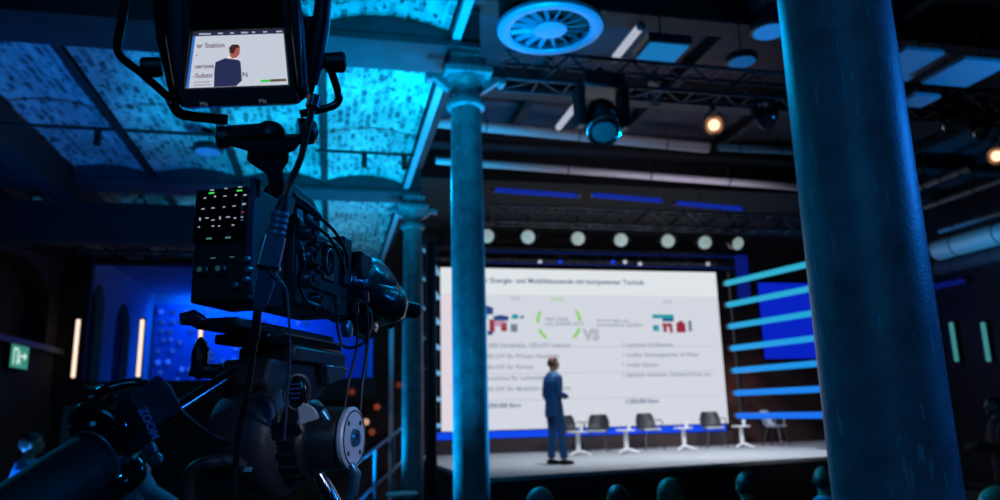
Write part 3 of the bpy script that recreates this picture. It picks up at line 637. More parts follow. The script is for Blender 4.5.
# trusses
def truss(name, label, x0, x1, y, z, w, h, r, nb, grp='lighting trusses under the hall roof'):
    t = thing(name, label, 'truss', ((x0+x1)/2, y, z), 0, grp); mb = MB()
    for a in (-1, 1):
        for b in (-1, 1): mb.tube([(x0, y+a*w/2, z+b*h/2), (x1, y+a*w/2, z+b*h/2)], r, 10)
    mb.build('chords', M_truss, t); mb = MB(); dx = (x1-x0)/nb
    for k in range(nb):
        xa, xb = x0+k*dx, x0+(k+1)*dx; s = 1 if k % 2 else -1
        for a in (-1, 1): mb.tube([(xa, y+a*w/2, z-s*h/2), (xb, y+a*w/2, z+s*h/2)], r*.5, 6)
        for b in (-1, 1): mb.tube([(xa, y-s*w/2, z+b*h/2), (xb, y+s*w/2, z+b*h/2)], r*.5, 6)
        for b in (-1, 1): mb.tube([(xa, y-w/2, z+b*h/2), (xa, y+w/2, z+b*h/2)], r*.5, 6)
    mb.build('lacing', M_truss, t)
    for x in (x0+0.4, (x0+x1)/2, x1-0.4): MB().tube([(x, y, z+h/2), (x, y, 6.95)], 0.012, 6).build('hanging_rod', M_dmetal, t)
    return t
truss('lighting_truss', 'near box truss crossing the hall behind the round air diffuser', 1.9, 14.5, 8.0, 5.70, 0.34, 0.34, 0.026, 32)
truss('lighting_truss', 'far truss over the stage front carrying the row of round spotlights', 2.1, 12.0, 13.1, 5.32, 0.3, 0.3, 0.024, 26)
truss('lighting_truss', 'low thin truss just above the slide screen with small blue lamps', 2.1, 9.6, 16.6, 5.32, 0.3, 0.26, 0.02, 20)
truss('lighting_truss', 'dim truss crossing under the gallery edge beyond the vault beam', -4.6, -1.4, 12.6, 4.5, 0.3, 0.3, 0.022, 14)

def can_light(name, label, p, aim, r, lens, grp, drop=0.25, doors=False, L=0.32, cat='spotlight'):
    p = V(p); d = (V(aim)-p).normalized(); x, y, z = basis(d); t = thing(name, label, cat, p, 0, grp)
    MB().lathe(p, -d, [(0, r*1.06), (0.01, r*1.08), (0.05, r*1.04), (L*.55, r*.98), (L*.7, r*.7), (L, r*.55), (L*1.05, r*.3)], 24).build('housing', M_black, t)
    MB().lathe(p-d*0.012, d, [(0, r*.95), (0.012, r*.93), (0.035, r*.7), (0.05, r*.35), (0.055, .001)], 24).build('lens', lens, t)
    hx = x if abs(x.z) < .5 else y; hx = V((hx.x, hx.y, 0)).normalized(); c = p-d*L*.4
    MB().tube([c+hx*r*1.25, c+hx*r*1.25+Z1*drop*.7, c+Z1*drop, c-hx*r*1.25+Z1*drop*.7, c-hx*r*1.25], 0.012, 8).build('yoke', M_truss, t)
    MB().box(c+Z1*(drop+.04), (.05, .06, .09)).build('clamp', M_truss, t, .004)
    for s in (-1, 1): MB().lathe(c+hx*s*r*1.2, hx*s, [(0, .03), (.03, .03)], 12).build('knob', M_black, t)
    if doors:
        for e, f in ((x, y), (-x, y), (y, x), (-y, x)):
            o = p+e*r*1.02; MB().add([o+f*r*.7, o-f*r*.7, o+e*r*.6+d*r*.8-f*r*.9, o+e*r*.6+d*r*.8+f*r*.9, o+f*r*.7+e*.006, o-f*r*.7+e*.006, o+e*(r*.6+.006)+d*r*.8-f*r*.9, o+e*(r*.6+.006)+d*r*.8+f*r*.9],
              [(0, 1, 2, 3), (7, 6, 5, 4), (0, 4, 5, 1), (1, 5, 6, 2), (2, 6, 7, 3), (3, 7, 4, 0)]).build('barn_door', M_blackm, t)
    return t
M_lens = mat('frosted_lens', (200, 210, 205), 0.25, emit=(150, 172, 168), es=0.72)
ls = [('round stage spotlight partly behind the cyan-lit column', 487, 236), ('round stage spotlight, second of the row, above the slide heading', 528, 237), ('round stage spotlight third along the row, above the presenter', 578, 238.5), ('round stage spotlight in the middle of the row of seven', 621, 240),
      ('round stage spotlight above the second pictogram, fifth of the row', 668, 241), ('round stage spotlight above the screen\'s upper corner, sixth of the row', 705, 242.5), ('round stage spotlight at the row\'s end, beyond the screen corner', 738, 243.5)]
for lb, px, py in ls:
    p = atY(px, py, 12.9); can_light('stage_spotlight', lb, p, p+V((-.35 if px < 720 else .1, -1, -.42)), .134, M_lens, 'row of round spotlights over the stage front', .3)
M_warm = mat('warm_lens', (255, 200, 150), .3, emit=(255, 214, 178), es=1.6)
M_warmrim = mat('warm_reflector', (220, 160, 110), .3, .4, emit=(190, 130, 80), es=.5)
for lb, px, py, y in (('warm glowing spotlight with barn doors under the near truss', 714, 125, 7.7), ('warm glowing spotlight far along the near truss, past the massive column', 997, 156, 7.7)):
    p = atY(px, py, y); t = can_light('barn_door_spotlight', lb, p, CP+V((0, 0, .6)), .075, M_warm, 'warm spotlights with barn doors', .2, True)
    d = (CP+V((0, 0, .6))-p).normalized(); MB().torus(p+d*.01, d, .098, .014).build('reflector_ring', M_warmrim, t)
# moving heads and dark fixtures under the near truss
def moving_head(label, p, s=1.0, tilt=1.3, lens=None):
    p = V(p); t = thing('moving_head', label, 'stage light', p, 0, 'moving-head lights under the near truss')
    MB().box(p+Z1*.30*s, (.34*s, .26*s, .13*s)).build('base', M_black, t, .02*s)
    for e in (-1, 1): MB().prism([(-.09*s, .26*s), (.09*s, .26*s), (.06*s, -.06*s), (-.06*s, -.06*s)], (Y1, Z1, X1), p+X1*e*.18*s, -.03*s, .03*s).build('yoke_arm', M_black, t, .012*s)
    d = V((-.25, -1, -tilt)).normalized(); MB().lathe(p-d*.17*s, d, [(0, .07*s), (.02*s, .12*s), (.15*s, .145*s), (.27*s, .13*s), (.31*s, .12*s), (.33*s, .10*s)], 28).build('head', M_gloss, t)
    MB().lathe(p+d*.16*s, d, [(0, .095*s), (.012*s, .09*s), (.02*s, .05*s)], 24).build('lens', lens or M_glass, t)
    MB().torus(p+d*.15*s, d, .125*s, .012*s).build('lens_rim', M_chrome, t)
    MB().box(p+Z1*.4*s, (.06, .08, .1)).build('clamp', M_truss, t); return t
for lb, px, py, y, s in (('large dark moving head hanging below the truss, beside the warm spotlight', 602, 121, 7.75, 1.5), ('smaller moving head tucked behind the truss beside the pale pipe', 655, 96, 8.4, .7),
                   ('moving head near the massive column\'s edge under the truss', 765, 118, 8.2, .8), ('moving head past the massive column, hanging beside the side pipes', 948, 120, 7.9, .9), ('moving head near the warm spotlight far along the truss', 978, 128, 8.1, .8)):
    moving_head(lb, atY(px, py, y), s)
for i, (px, py, y, c) in enumerate(((540, 262, 16.4, 1), (625, 262, 16.4, 1), (640, 264, 16.4, 1), (708, 264, 16.4, 0), (560, 262, 16.4, 2), (613, 262, 16.4, 2))):
    p = atY(px, py, y); m = (emit('s_pink', (190, 190, 215), .8), emit('s_white', (200, 205, 225), .9), emit('s_blue', (20, 60, 235), 1))[c]
    can_light('small_spotlight', ('small pale lamp above the slide heading', 'small pale lamp above the green text of the slide', 'small pale lamp paired beside another above the slide', 'small pale lamp above the slide\'s far corner', 'small blue lamp above the presenter', 'small blue lamp above the VS on the slide')[i], p, CP, .052, m, 'small lamps on the low truss', .14, L=.14)
for i, (px, py) in enumerate(((92, 213), (103, 218), (140, 206), (37, 201), (52, 204))):
    can_light('gallery_spotlight', 'small dim blue lamp on the truss under the vault, ' + ('close to the lowest one', 'lowest of the cluster', 'nearest the camera control panel', 'nearest the side wall', 'second from the side wall')[i], atY(px, py, 12.4), CP, .07,
              (emit('g_violet', (30, 34, 120), 1) if i < 2 else emit('g_teal', (14, 50, 80), 1)), 'small lamps on the gallery truss', .14, L=.14)

# round air diffuser
VC = V((1.775, 5.66, 4.95)); t = thing('air_diffuser', 'large round swirl air diffuser hanging beside the iron column', 'air vent', VC)
M_vent = mat('vent_enamel', (96, 122, 150), .35)
MB().lathe(VC, Z1, [(0, .345), (-.01, .36), (-.014, .42), (.0, .455), (.03, .46), (.05, .44), (.05, .345)], 48, True).build('rim', M_vent, t)
MB().lathe(VC+Z1*.012, Z1, [(-.02, .04), (-.022, .10), (-.012, .145), (.01, .15), (.02, .14)], 36).build('hub', M_vent, t)
MB().lathe(VC+Z1*.07, Z1, [(0, .43), (.01, .44), (1.38, .44)], 40).build('duct', M_dark, t)
for k in range(16):
    a = 2*PI*k/16; e = V((math.cos(a), math.sin(a), 0)); f = V((-e.y, e.x, 0)); fz = (f*.7+Z1*.7).normalized()
    MB().box(VC+e*.25+Z1*.02, (.22, .042, .005), (e, fz, e.cross(fz))).build('blade', M_vent, t)

# pipes, light strips and boxes under the hall roof
def pipe(name, label, a, b, r, m, grp, cat='pipe', caps=3):
    t = thing(name, label, cat, a, 0, grp); a = V(a); b = V(b)
    MB().tube([a, b], r, 16).build('tube', m, t); d = b-a
    for k in range(caps):
        c = a+d*((k+.5)/caps); MB().torus(c, d, r*1.03, .012, 20, 6).build('bracket', M_truss, t); MB().tube([c+Z1*r, c+Z1*(r+.25)], .01, 6).build('hanger', M_truss, t)
y = 11.6; a = atY(438, 122, y); b = atY(708, 146.5, y)
pipe('hall_pipe', 'upper pale pipe crossing the hall behind the moving head', (a.x, y, a.z), (b.x, y, b.z-.02), .095, M_pipe, 'pale pipes crossing under the roof')
a = atY(718, 147, y); b = atY(840, 153, y); pipe('hall_pipe', 'short bluish pipe continuing the upper pale pipe to the massive column', (a.x, y, a.z), (b.x, y, b.z), .07, mat('blue_pipe', (90, 140, 170), .4), 'pale pipes crossing under the roof')
a = atY(436, 160, y-.8); b = atY(840, 190, y-.8); pipe('hall_pipe', 'lower long pale pipe crossing the hall just above the spotlights', (a.x, y-.8, a.z), (b.x, y-.8, b.z), .062, M_pipe, 'pale pipes crossing under the roof', 'pipe', 5)
for i, (q0, q1) in enumerate((((640, 27), (615, 58)), ((578, 103), (558, 128)))):
    a = atZ(*q0, 6.2); b = atZ(*q1, 6.2); light_bar(a, b, .05, (175, 182, 200), ('pale tube lamp above the truss beside the diffuser', 'pale tube lamp below the truss beside the moving head')[i], 'tube lamps running toward the stage', 'tube_lamp')
for i, (x0, x1, py) in enumerate(((495, 577, 191), (592, 662, 196), (676, 742, 204))):
    a = atY(x0, py-1, 12.9); b = atY(x1, py+5, 12.9); light_bar((a.x, 12.9, a.z), (b.x, 12.9, b.z), .045, (10, 38, 150), ('deep blue strip lamp nearest the cyan-lit column, above the spotlights', 'middle deep blue strip lamp above the spotlights', 'deep blue strip lamp nearest the massive column, above the spotlights')[i], 'deep blue strip lamps over the stage', 'strip_lamp')
def box_lamp(label, px, py, z, w, l, c, s=1.0):
    p = atZ(px, py, z); t = thing('softbox_lamp', label, 'lamp', p, 0, 'flat box lamps under the roof')
    MB().box(p+Z1*.07, (w+.06, l+.06, .12)).build('casing', M_black, t, .01); MB().box(p, (w, l, .012)).build('diffuser', emit('soft_%d%d' % (c[0], c[2]), c, s), t)
    MB().tube([p+Z1*.13, p+Z1*1.0], .012, 6).build('hanger', M_truss, t)
box_lamp('rectangular cyan box lamp above the near truss', 662, 53, 6.0, .5, .45, (20, 112, 175))
def disc_lamp(label, px, py, z, r, c):
    p = atZ(px, py, z); t = thing('disc_lamp', label, 'lamp', p, 0, 'round disc lamps')
    MB().lathe(p, Z1, [(0, r), (.015, r*1.15), (.08, r*1.15), (.1, r*.6)], 28).build('ring', M_black, t); MB().lathe(p-Z1*.01, Z1, [(0, r*.8), (.004, r*.95), (.012, r*.96)], 28).build('diffuser', emit('disc_%d' % c[2], c, 1), t)
    MB().tube([p+Z1*.1, p+Z1*(6.5-z if z > 5.3 else .3)], .01, 6).build('stem', M_truss, t)
disc_lamp('blue disc lamp at the massive column\'s upper edge', 770, 32, 6.0, .2, (25, 110, 190))
disc_lamp('blue disc lamp above the truss near the massive column', 742, 62, 6.0, .17, (15, 80, 140))
disc_lamp('oval-looking disc lamp under the limewashed vault near the camera viewfinder', 208, 152, 5.0, .16, (20, 105, 200))
# side pipes and duct past the massive column
for i, (q0, q1, z, r, c) in enumerate((((917, 188), (972, 167), 5.1, .07, 0), ((925, 207), (1040, 169), 5.1, .06, 0), ((940, 231), (1040, 200), 5.1, .06, 0), ((938, 250), (1060, 211), 5.1, .24, 1), ((938, 268), (1060, 238), 5.0, .2, 2))):
    a = atZ(*q0, z); b = atZ(*q1, z); b.x = a.x
    pipe('side_pipe' if i < 3 else 'air_duct', ('short thin blue pipe past the massive column, topmost', 'thin blue pipe past the massive column, second down', 'thin blue pipe just above the cyan duct', 'thick cyan-lit round duct past the massive column', 'thick dim duct directly below the cyan-lit one')[i], a, b, r,
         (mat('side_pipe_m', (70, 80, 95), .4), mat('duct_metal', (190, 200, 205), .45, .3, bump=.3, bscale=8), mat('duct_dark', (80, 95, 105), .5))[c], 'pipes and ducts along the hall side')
for i, (px, py, w, l) in enumerate(((903, 66, .7, .9), (965, 72, .7, .7), (918, 100, .4, .35))):
    p = atZ(px, py, 5.3-.12*i); w *= .85; l *= .85; t = thing('acoustic_panel', 'pale hanging panel past the massive column, ' + ('largest and darkest', 'brightest blue', 'small lowest one')[i], 'panel', p, 0, 'hanging panels past the massive column')
    MB().box(p, (w, l, .05)).build('board', mat('panel_board', (180, 190, 200), .7), t, .01); 
    for a in (-1, 1): MB().tube([p+X1*a*w*.4, p+X1*a*w*.4+Z1*(6.9-p.z)], .008, 6).build('wire', M_truss, t)
# tie rods in the vault bay
for y, x0, x1, z, drops, lb in ((8.75, -3.9, -1.1, 4.98, (-2.62,), 'dark tie rod under the vault near the side wall'), (9.1, -.25, .98, 4.98, (.35, .85), 'dark tie rod under the brightest vault')):
    t = thing('tie_rod', lb, 'rod', ((x0+x1)/2, y, z), 0, 'tie rods under the vaults'); MB().tube([(x0, y, z), (x1, y, z)], .022, 8).build('rod', M_blackm, t)
    for d in drops: MB().bb((d-.035, y-.02, z-.2), (d+.035, y+.02, z-.0)).build('dropper', M_blackm, t)

# stair rail and odd posts near the far column
t = thing('stair_railing', 'dim blue two-rail stair railing rising to the stage', 'railing', atY(385, 480, 11.9))
a0, a1 = atY(352, 466, 11.2), atY(402, 428, 13.0); M_rail = mat('rail_paint', (60, 120, 150), .4)
for dz in (0, -.55): MB().tube([a0+Z1*dz, a1+Z1*dz], .028, 10).build('rail', M_rail, t)
for f in (.0, .42, .8): q = a0.lerp(a1, f); MB().tube([V((q.x, q.y, .02)), q], .028, 10).build('post', M_rail, t)
q = atY(391, 400, 14.5); t = thing('pale_post', 'slim whitish upright beside the far iron column', 'post', (q.x, 14.5, 0)); MB().bb((q.x-.04, 14.45, .02), (q.x+.04, 14.55, 3.4)).build('upright', mat('post_pink', (170, 160, 170), .5), t); MB().bb((q.x-.15, 14.35, 0), (q.x+.15, 14.65, .02)).build('foot_plate', M_blackm, t)
q = atZ(402, 494, .72); t = thing('bar_table', 'round cyan-lit table top beside the far iron column', 'table', (q.x, q.y, 0))
MB().lathe((q.x, q.y, .70), Z1, [(0, .2), (.01, .215), (.035, .215), (.04, .2)], 32).build('tabletop', M_white, t); MB().lathe((q.x, q.y, 0), Z1, [(0, .16), (.02, .15), (.04, .03), (.7, .03)], 20).build('pedestal', M_dmetal, t)
for i, (px, py, c, s) in enumerate(((366, 422, (200, 150, 120), .8), (377, 407, (150, 60, 40), .5), (352, 392, (130, 50, 36), .4), (348, 412, (110, 45, 40), .4), (372, 432, (150, 70, 50), .4), (399, 385, (120, 50, 40), .4))):
    p = atY(px, py, 16.8); t = thing('wall_lantern', 'small warm lantern in the dim corner behind the tripod disc, ' + ('brightest of them', 'right above the brightest', 'topmost of them', 'closest to the disc', 'lowest of them', 'seen between the columns')[i], 'lantern', p, 0, 'warm lanterns on the dim brick corner')
    MB().ball(p, .07, 12, 8).build('globe', emit('lantern_%d_%d' % (c[0], i), c, s*1.4), t); MB().lathe(p+Y1*.05, Y1, [(0, .03), (.62, .03), (.63, .06), (.65, .06)], 10).build('arm', M_blackm, t)

# ================================================================== BROADCAST CAMERA RIG
O = P(229, 241, 1.02); ha = R(25); Fv = V((math.sin(ha), math.cos(ha), 0)); Rv = V((math.cos(ha), -math.sin(ha), 0)); RX = (Rv, Fv, Z1)
def L(f, r_, z): return O + Fv*f + Rv*r_ + Z1*z
bc = thing('broadcast_camera', 'black television camera with glowing button panel, aimed at the stage', 'camera', L(.15, 0, -.09))
W = .0375
W = .031
MB().prism([(-.055, -.083), (W, -.083), (W, .078), (-.055, .074)], (Rv, Z1, Fv), L(0, 0, 0), .0, .10).build('rear_adapter', M_blackm, bc, .004)
body = MB().prism([(.10, -.075), (.29, -.075), (.29, .026), (.21, .040), (.10, .062)], (Fv, Z1, Rv), L(0, 0, 0), -.045, .047).build('body', M_black, bc, .005)
pan = MB().box(L(-.004, -.014, .037), (.074, .008, .074), RX).build('control_panel', M_gloss, bc, .002)
MB().prism([(-.002, -.06), (.006, -.075), (.012, .088), (-.004, .086)], (Fv, Z1, Rv), L(0, W, 0), -.003, .006).build('side_flange', mat('blue_grey_paint', (62, 74, 100), .35), bc, .001)
Mi = emit('key_light', (205, 205, 235), .6); Mgn = emit('key_green', (60, 220, 90), 1.0); Mid = emit('key_dim', (90, 150, 160), .5); Mrd = emit('key_red', (190, 50, 60), .6)
def key(px, py, w, h, m, dz=0):  # small lit marks on the rear panels
    q = ray(px, py); n = Fv; tt = (O-Fv*.0085-CP).dot(n)/q.dot(n); c = CP+q*tt
    MB().box(c, (w*.0011, .0012, h*.00105), RX).build('key_mark', m, pan)
for a in ((211.5, 193, 7, 1.8, Mgn), (239.5, 190.5, 7, 1.8, Mgn), (212, 190, 5, 1, Mi), (226, 188.5, 4, 1, Mi), (240, 187, 5, 1, Mi), (205, 198, 3, 1.4, Mi), (215, 196.5, 2, 2, Mi), (225, 196, 4, 1, Mi), (236, 195, 2, 2, Mi), (245, 195, 4, 1.6, Mi),
          (203, 209, 4, 1.2, Mi), (213, 208, 4, 1.2, Mi), (224, 207, 3, 1.2, Mi), (234, 206, 4, 1.2, Mi), (244, 204, 4, 2, Mi), (200, 219, 1.5, 4, Mi), (207, 218, 4, 1.2, Mi), (213, 220, 4, 1.2, Mi), (220, 218, 1.5, 4, Mi), (228, 217, 5, 1.2, Mi), (235, 218, 3, 1.4, Mi), (243, 212, 3, 1.4, Mrd),
          (242, 217, 3, 1, Mi), (242, 220, 3, 1, Mid), (199, 227, 2, 1.4, Mi), (213, 226, 3, 1.4, Mi), (219, 226, 2, 1.4, Mi), (233, 225, 3, 1.4, Mi), (209, 238.5, 7, 2.4, Mid), (228, 237.5, 7, 2.4, Mid),
          (213, 258, 6, 1, Mid), (232, 257, 5, 1, Mid)): key(*a)
for px, py in ((205, 271), (223, 270)):   # lower connectors
    q = ray(px, py); tt = (O-CP).dot(Fv)/q.dot(Fv); c = CP+q*tt
    k = MB().lathe(c, -Fv, [(0, .008), (.006, .008), (.007, .006), (.012, .006)], 16).build('connector', M_dmetal, bc); MB().lathe(c-Fv*.0125, -Fv, [(0, .0035), (.001, .0035)], 12).build('pin_face', emit('pin', (50, 110, 115), .3), k)
for px, py in ((238, 286), (248, 280), (249, 260), (250, 270)):
    q = ray(px, py); tt = (O-CP).dot(Fv)/q.dot(Fv); MB().lathe(CP+q*tt, -Fv, [(0, .005), (.008, .005), (.009, .003)], 12).build('switch', M_grey, bc)
# right side detail: door, dials, connector block, screws
sd = .048
MB().box(L(.20, sd, .0), (.006, .085, .09), RX).build('side_door', M_black, bc, .003)
MB().box(L(.20, sd+.004, .005), (.003, .04, .06), RX).build('door_window', M_gloss, bc, .002)
MB().torus(L(.2, sd+.007, .005), Rv, .018, .0015, 24, 6, .75, 1.2).build('door_emblem', M_grey, bc)
for f, z, r_ in ((.12, .035, .012), (.128, .0, .014), (.125, -.035, .014), (.155, -.06, .01), (.145, .02, .008), (.15, -.015, .009)):
    MB().lathe(L(f, .046, z), Rv, [(0, r_), (.014, r_), (.018, r_*.8), (.018, r_*.5), (.012, r_*.4)], 20).build('side_connector', M_dmetal, bc)
for k in range(7): MB().lathe(L(.11+k*.028, .047, -.071), Rv, [(0, .004), (.004, .004)], 10).build('screw', M_chrome, bc)
MB().box(L(.275, .035, .02), (.035, .035, .085), RX).build('servo_block', M_black, bc, .004)
hd = MB().prism([(.09, .06), (.10, .10), (.115, .116), (.185, .110), (.215, .09), (.22, .042), (.20, .042), (.197, .082), (.13, .088), (.12, .058)], (Fv, Z1, Rv), L(0, 0, 0), -.016, .03).build('carry_handle', M_blackm, bc, .005)
MB().prism([(.12, .1), (.19, .094), (.214, .083), (.213, .079), (.19, .09), (.12, .096)], (Fv, Z1, Rv), L(0, 0, 0), .0301, .033).build('handle_glint', mat('copper_glint_trim', (170, 120, 100), .4, .5), hd)  # warm reflection along the handle, painted as a copper-coloured strip
for f in (.145, .18): MB().box(L(f, .022, .064), (.014, .022, .034), RX).build('handle_block', mat('cyan_grey', (110, 150, 165), .4), hd, .003)
MB().prism([(.22, .042), (.288, .030), (.288, .036), (.22, .048)], (Fv, Z1, Rv), L(0, 0, 0), .02, .05).build('top_glint_plate', mat('warm_reflection', (200, 160, 135), .35, .3), bc, .001)  # warm reflection on the body top, put into this strip's colour
# zoom lens under a rain cover
ln = MB().tube([L(.29, .004, -.008), L(.32, .004, -.008), L(.37, .004, -.005), L(.43, .006, -.004), L(.49, .008, -.010), L(.53, .008, -.014)], [(.047, .045), (.060, .060), (.072, .067), (.075, .070), (.062, .062), (.05, .05)], 20).build('zoom_lens', M_fabric, bc)
MB().lathe(L(.53, .008, -.014), Fv, [(0, .044), (.01, .048), (.035, .05), (.04, .05), (.04, .045), (.005, .04)], 28, True).build('lens_hood', M_black, ln)
MB().tube([L(.33, .04, -.02), L(.37, .062, -.032), L(.42, .07, -.036), L(.47, .062, -.032), L(.50, .045, -.02)], [.018, .032, .036, .03, .016], 14).build('hand_grip', M_fabric, ln)
MB().tube([L(.31, .02, -.045), L(.35, .03, -.07), L(.41, .03, -.077), L(.47, .02, -.06)], [.014, .022, .024, .01], 12).build('servo_drive', M_gloss, ln)
MB().box(L(.33, .05, .02), (.03, .05, .05), RX).build('follow_module', M_black, ln, .004)
MB().lathe(L(.51, .062, -.03), Rv*.8+Fv*.6-Z1*.15, [(0, .014), (.012, .016), (.035, .015), (.04, .01)], 18).build('focus_knob', M_black, ln)
MB().torus(L(.50, .058, -.008), Rv*.9+Fv*.3, .02, .003, 20, 6, 1, 1.3).build('cover_clip', M_chrome, ln)

# viewfinder ---------------------------------------------------------------------
Pc = P(240, 58, .97); nb = (CP-Pc).normalized(); ex = Z1.cross(nb).normalized()
nb = (Matrix.Rotation(R(-5), 3, ex) @ nb)
def pl(px, py, off=0.0):
    q = ray(px, py); n = nb; t = (Pc+n*off-CP).dot(n)/q.dot(n); return CP+q*t
ex = (pl(288, 84.5)-pl(186, 88)+pl(283, 29.5)-pl(193.6, 32.5)).normalized(); ey = nb.cross(ex); VX = (ex, ey, nb)
def pl2(px, py): d = pl(px, py)-Pc; return (d.dot(ex), d.dot(ey))
def ppoly(pts, t0, t1, mb=None): return (mb or MB()).prism([pl2(*p) for p in pts], VX, Pc, t0, t1)
vf = thing('viewfinder_monitor', 'hooded viewfinder monitor on top of the television camera, showing the presenter', 'monitor', L(.1, 0, .1))
ppoly([(158, -22), (164, 40), (175, 98), (181, 107), (300, 103), (310, 94), (306, 30), (298, -22)], -.10, -.004).build('housing', M_black, vf, .006)
ppoly([(181, -22), (184, 28), (180, 92), (181, 107), (300, 103), (296, 92), (290, 26), (286, -22), (279, -22), (283.5, 28.5), (289, 86), (184.5, 89.5), (191, 31.5), (190, -22)], -.004, .01).build('bezel', M_blackm, vf, .002)
ppoly([(184, -22), (187, 27), (190, 31.8), (283.8, 28.8), (286, 26), (283, -22)], -.004, .006).build('brow', M_gloss, vf, .002)
ppoly([(152, -22), (158, 40), (171, 96), (177, 96), (168, 40), (165, -22)], -.004, .028).build('hood_cheek', M_gloss, vf, .004)
ppoly([(286, -22), (291, 40), (297, 92), (302, 90), (300, 40), (296, -22)], -.004, .028).build('hood_cheek', M_black, vf, .004)
ppoly([(165, -22), (170, 40), (178, 95), (182, 95), (184, 28), (182, -22)], -.004, .012).build('hood_inner', mat('teal_felt', (26, 44, 52), .7), vf)
dsp = ppoly([(193.6, 32.5), (283, 29.5), (288, 84.5), (186, 88)], -.002, .002).build('display', emit('view_ground', (196, 203, 216), 1), vf)
def dp(pts, c, k, lift=.0024): ppoly(pts, .0015, lift).build(k, emit('v_%d_%d_%d' % c, c, 1), dsp)
dp([(193.6, 32.5), (283, 29.5), (283.3, 33.6), (193.1, 36.6)], (44, 44, 74), 'status_bar', .0026)
dp([(192.9, 36.6), (195.6, 36.6), (188.8, 87.9), (186.1, 88)], (40, 110, 200), 'image_edge')
for x, w in ((199, 12), (218, 5), (230, 4), (241, 7), (252, 3), (263, 4), (276, 6)): y = 34.8-(x-193)*.033; dp([(x, y-1), (x+w, y-1.1), (x+w, y+.3), (x, y+.4)], (170, 175, 200), 'status_mark', .003)
dp([(213.9, 87), (214.4, 70), (215.6, 62.4), (222, 59.6), (227.4, 57.5), (232.6, 58.2), (238, 60), (240.6, 62), (241.9, 80.6), (236, 86.2)], (40, 46, 84), 'figure_jacket', .003)
dp([(226, 58.5), (228, 56), (236, 56.5), (238, 60), (231, 59)], (225, 215, 225), 'figure_collar', .0032)
dp([(230, 56), (229.4, 50), (232, 46), (238, 46), (240, 49), (239.5, 54), (236.5, 58), (232, 58.5)], (160, 90, 80), 'figure_head', .0034)
dp([(229.6, 53), (229, 48), (232, 44.8), (238, 44.8), (240.3, 47.5), (236, 48.5), (233.5, 54)], (66, 34, 36), 'figure_hair', .0037)
dp([(260.5, 80), (270, 79.6), (270.2, 82), (260.7, 82.4)], (60, 200, 60), 'level_bar', .003); dp([(270.2, 79.4), (286, 78.8), (286.3, 81.2), (270.4, 82)], (96, 80, 70), 'level_bar', .003)
vt = emit('v_text', (92, 50, 84), 1)
for s, x, y, h in (('er Station', 197, 48, .0084), ('-', 196, 57, .008), ('uersses', 194.5, 68.5, .0078), ('-Substr', 193.5, 78, .0082), ('N', 242.5, 77, .0088)): text('display_text', s, h, vt, pl(x, y, .0031), ex, ey, dsp, bold=.00012)
dp([(194, 82), (210, 81.5), (210, 82.2), (194, 82.7)], (150, 100, 120), 'display_rule'); dp([(193.6, 85), (211, 84.5), (211, 85.1), (193.6, 85.6)], (110, 90, 110), 'display_rule')
for x, y in ((200, 105.5), (259, 102.5)): text('badge', 'Ms', .0085, emit('badge_grey', (70, 100, 120), .7), pl(x, y+1, .0112), ex, ey, vf)
# yoke, knobs and mount
MB().tube(curve_pts([pl(129, -20, .03), pl(121, 25, .03), pl(117.5, 46, .03), pl(122, 58, .03), pl(140, 72, .03), pl(165, 94, .02), pl(176, 103, -.01)], 6), .0052, 10).build('guard_loop', M_gloss, vf)
MB().lathe(pl(162, 67, -.03), -ex, [(0, .012), (.004, .013), (.022, .013), (.025, .01)], 18).build('tilt_knob', M_black, vf)
MB().tube([pl(326, -20, -.02), pl(321, 25, -.02), pl(314, 62, -.02), pl(310, 84, -.02)], [.011, .012, .013, .01], 12).build('yoke_arm', M_black, vf)
ppoly([(303, 14), (318, 12), (325, 24), (323, 58), (316, 92), (308, 98), (304, 60)], -.05, -.03).build('side_plate', M_black, vf, .003)
for x, y in ((321, 30), (320, 44), (317, 54), (313, 70), (311, 82)): MB().lathe(pl(x, y, -.028), nb, [(0, .004), (.006, .004), (.007, .002)], 10).build('screw', M_grey, vf)
MB().lathe(pl(318, 63, -.03), ex, [(0, .008), (.010, .008), (.010, .0135), (.034, .0145), (.037, .012)], 24).build('lock_knob', M_black, vf)
MB().tube(curve_pts([pl(331, 70, -.03), pl(338, 92, -.03), pl(338, 101, -.03), pl(330, 107, -.03), pl(300, 114, -.03)], 5), .0055, 10).build('bracket_tube', M_gloss, vf)
MB().tube(curve_pts([pl(170, 98, -.02), pl(178, 112, -.02), pl(190, 116, -.02), pl(228, 120, -.02)], 5), [.007]*16, 10).build('front_bar', M_black, vf)
MB().box(pl(246, 131, -.03), (.050, .03, .018), (ex, nb, ey)).build('mount_block', M_black, vf, .003)
MB().lathe(pl(270, 139, -.03), Z1, [(0, .021), (.012, .021), (.018, .017), (.022, .012)], 24).build('swivel_disc', M_black, vf)
MB().lathe(pl(232, 137, -.03), -ex, [(0, .010), (.004, .015), (.018, .015), (.021, .011)], 20).build('swivel_knob', M_black, vf)
MB().lathe(pl(296, 132, -.03), ex, [(0, .010), (.004, .019), (.022, .018), (.028, .012)], 24).build('swivel_knob', M_black, vf)
ppoly([(226, 136), (300, 134), (303, 120), (312, 116), (311, 132), (296, 151), (286, 155), (262, 157), (243, 150), (228, 146)], -.055, -.02).build('swivel_base', M_black, vf, .003)
ppoly([(248, 152), (291, 150), (290, 163), (284, 172), (287, 192), (272, 197), (268, 176), (247, 162)], -.055, -.028).build('mount_post', M_black, vf, .003)

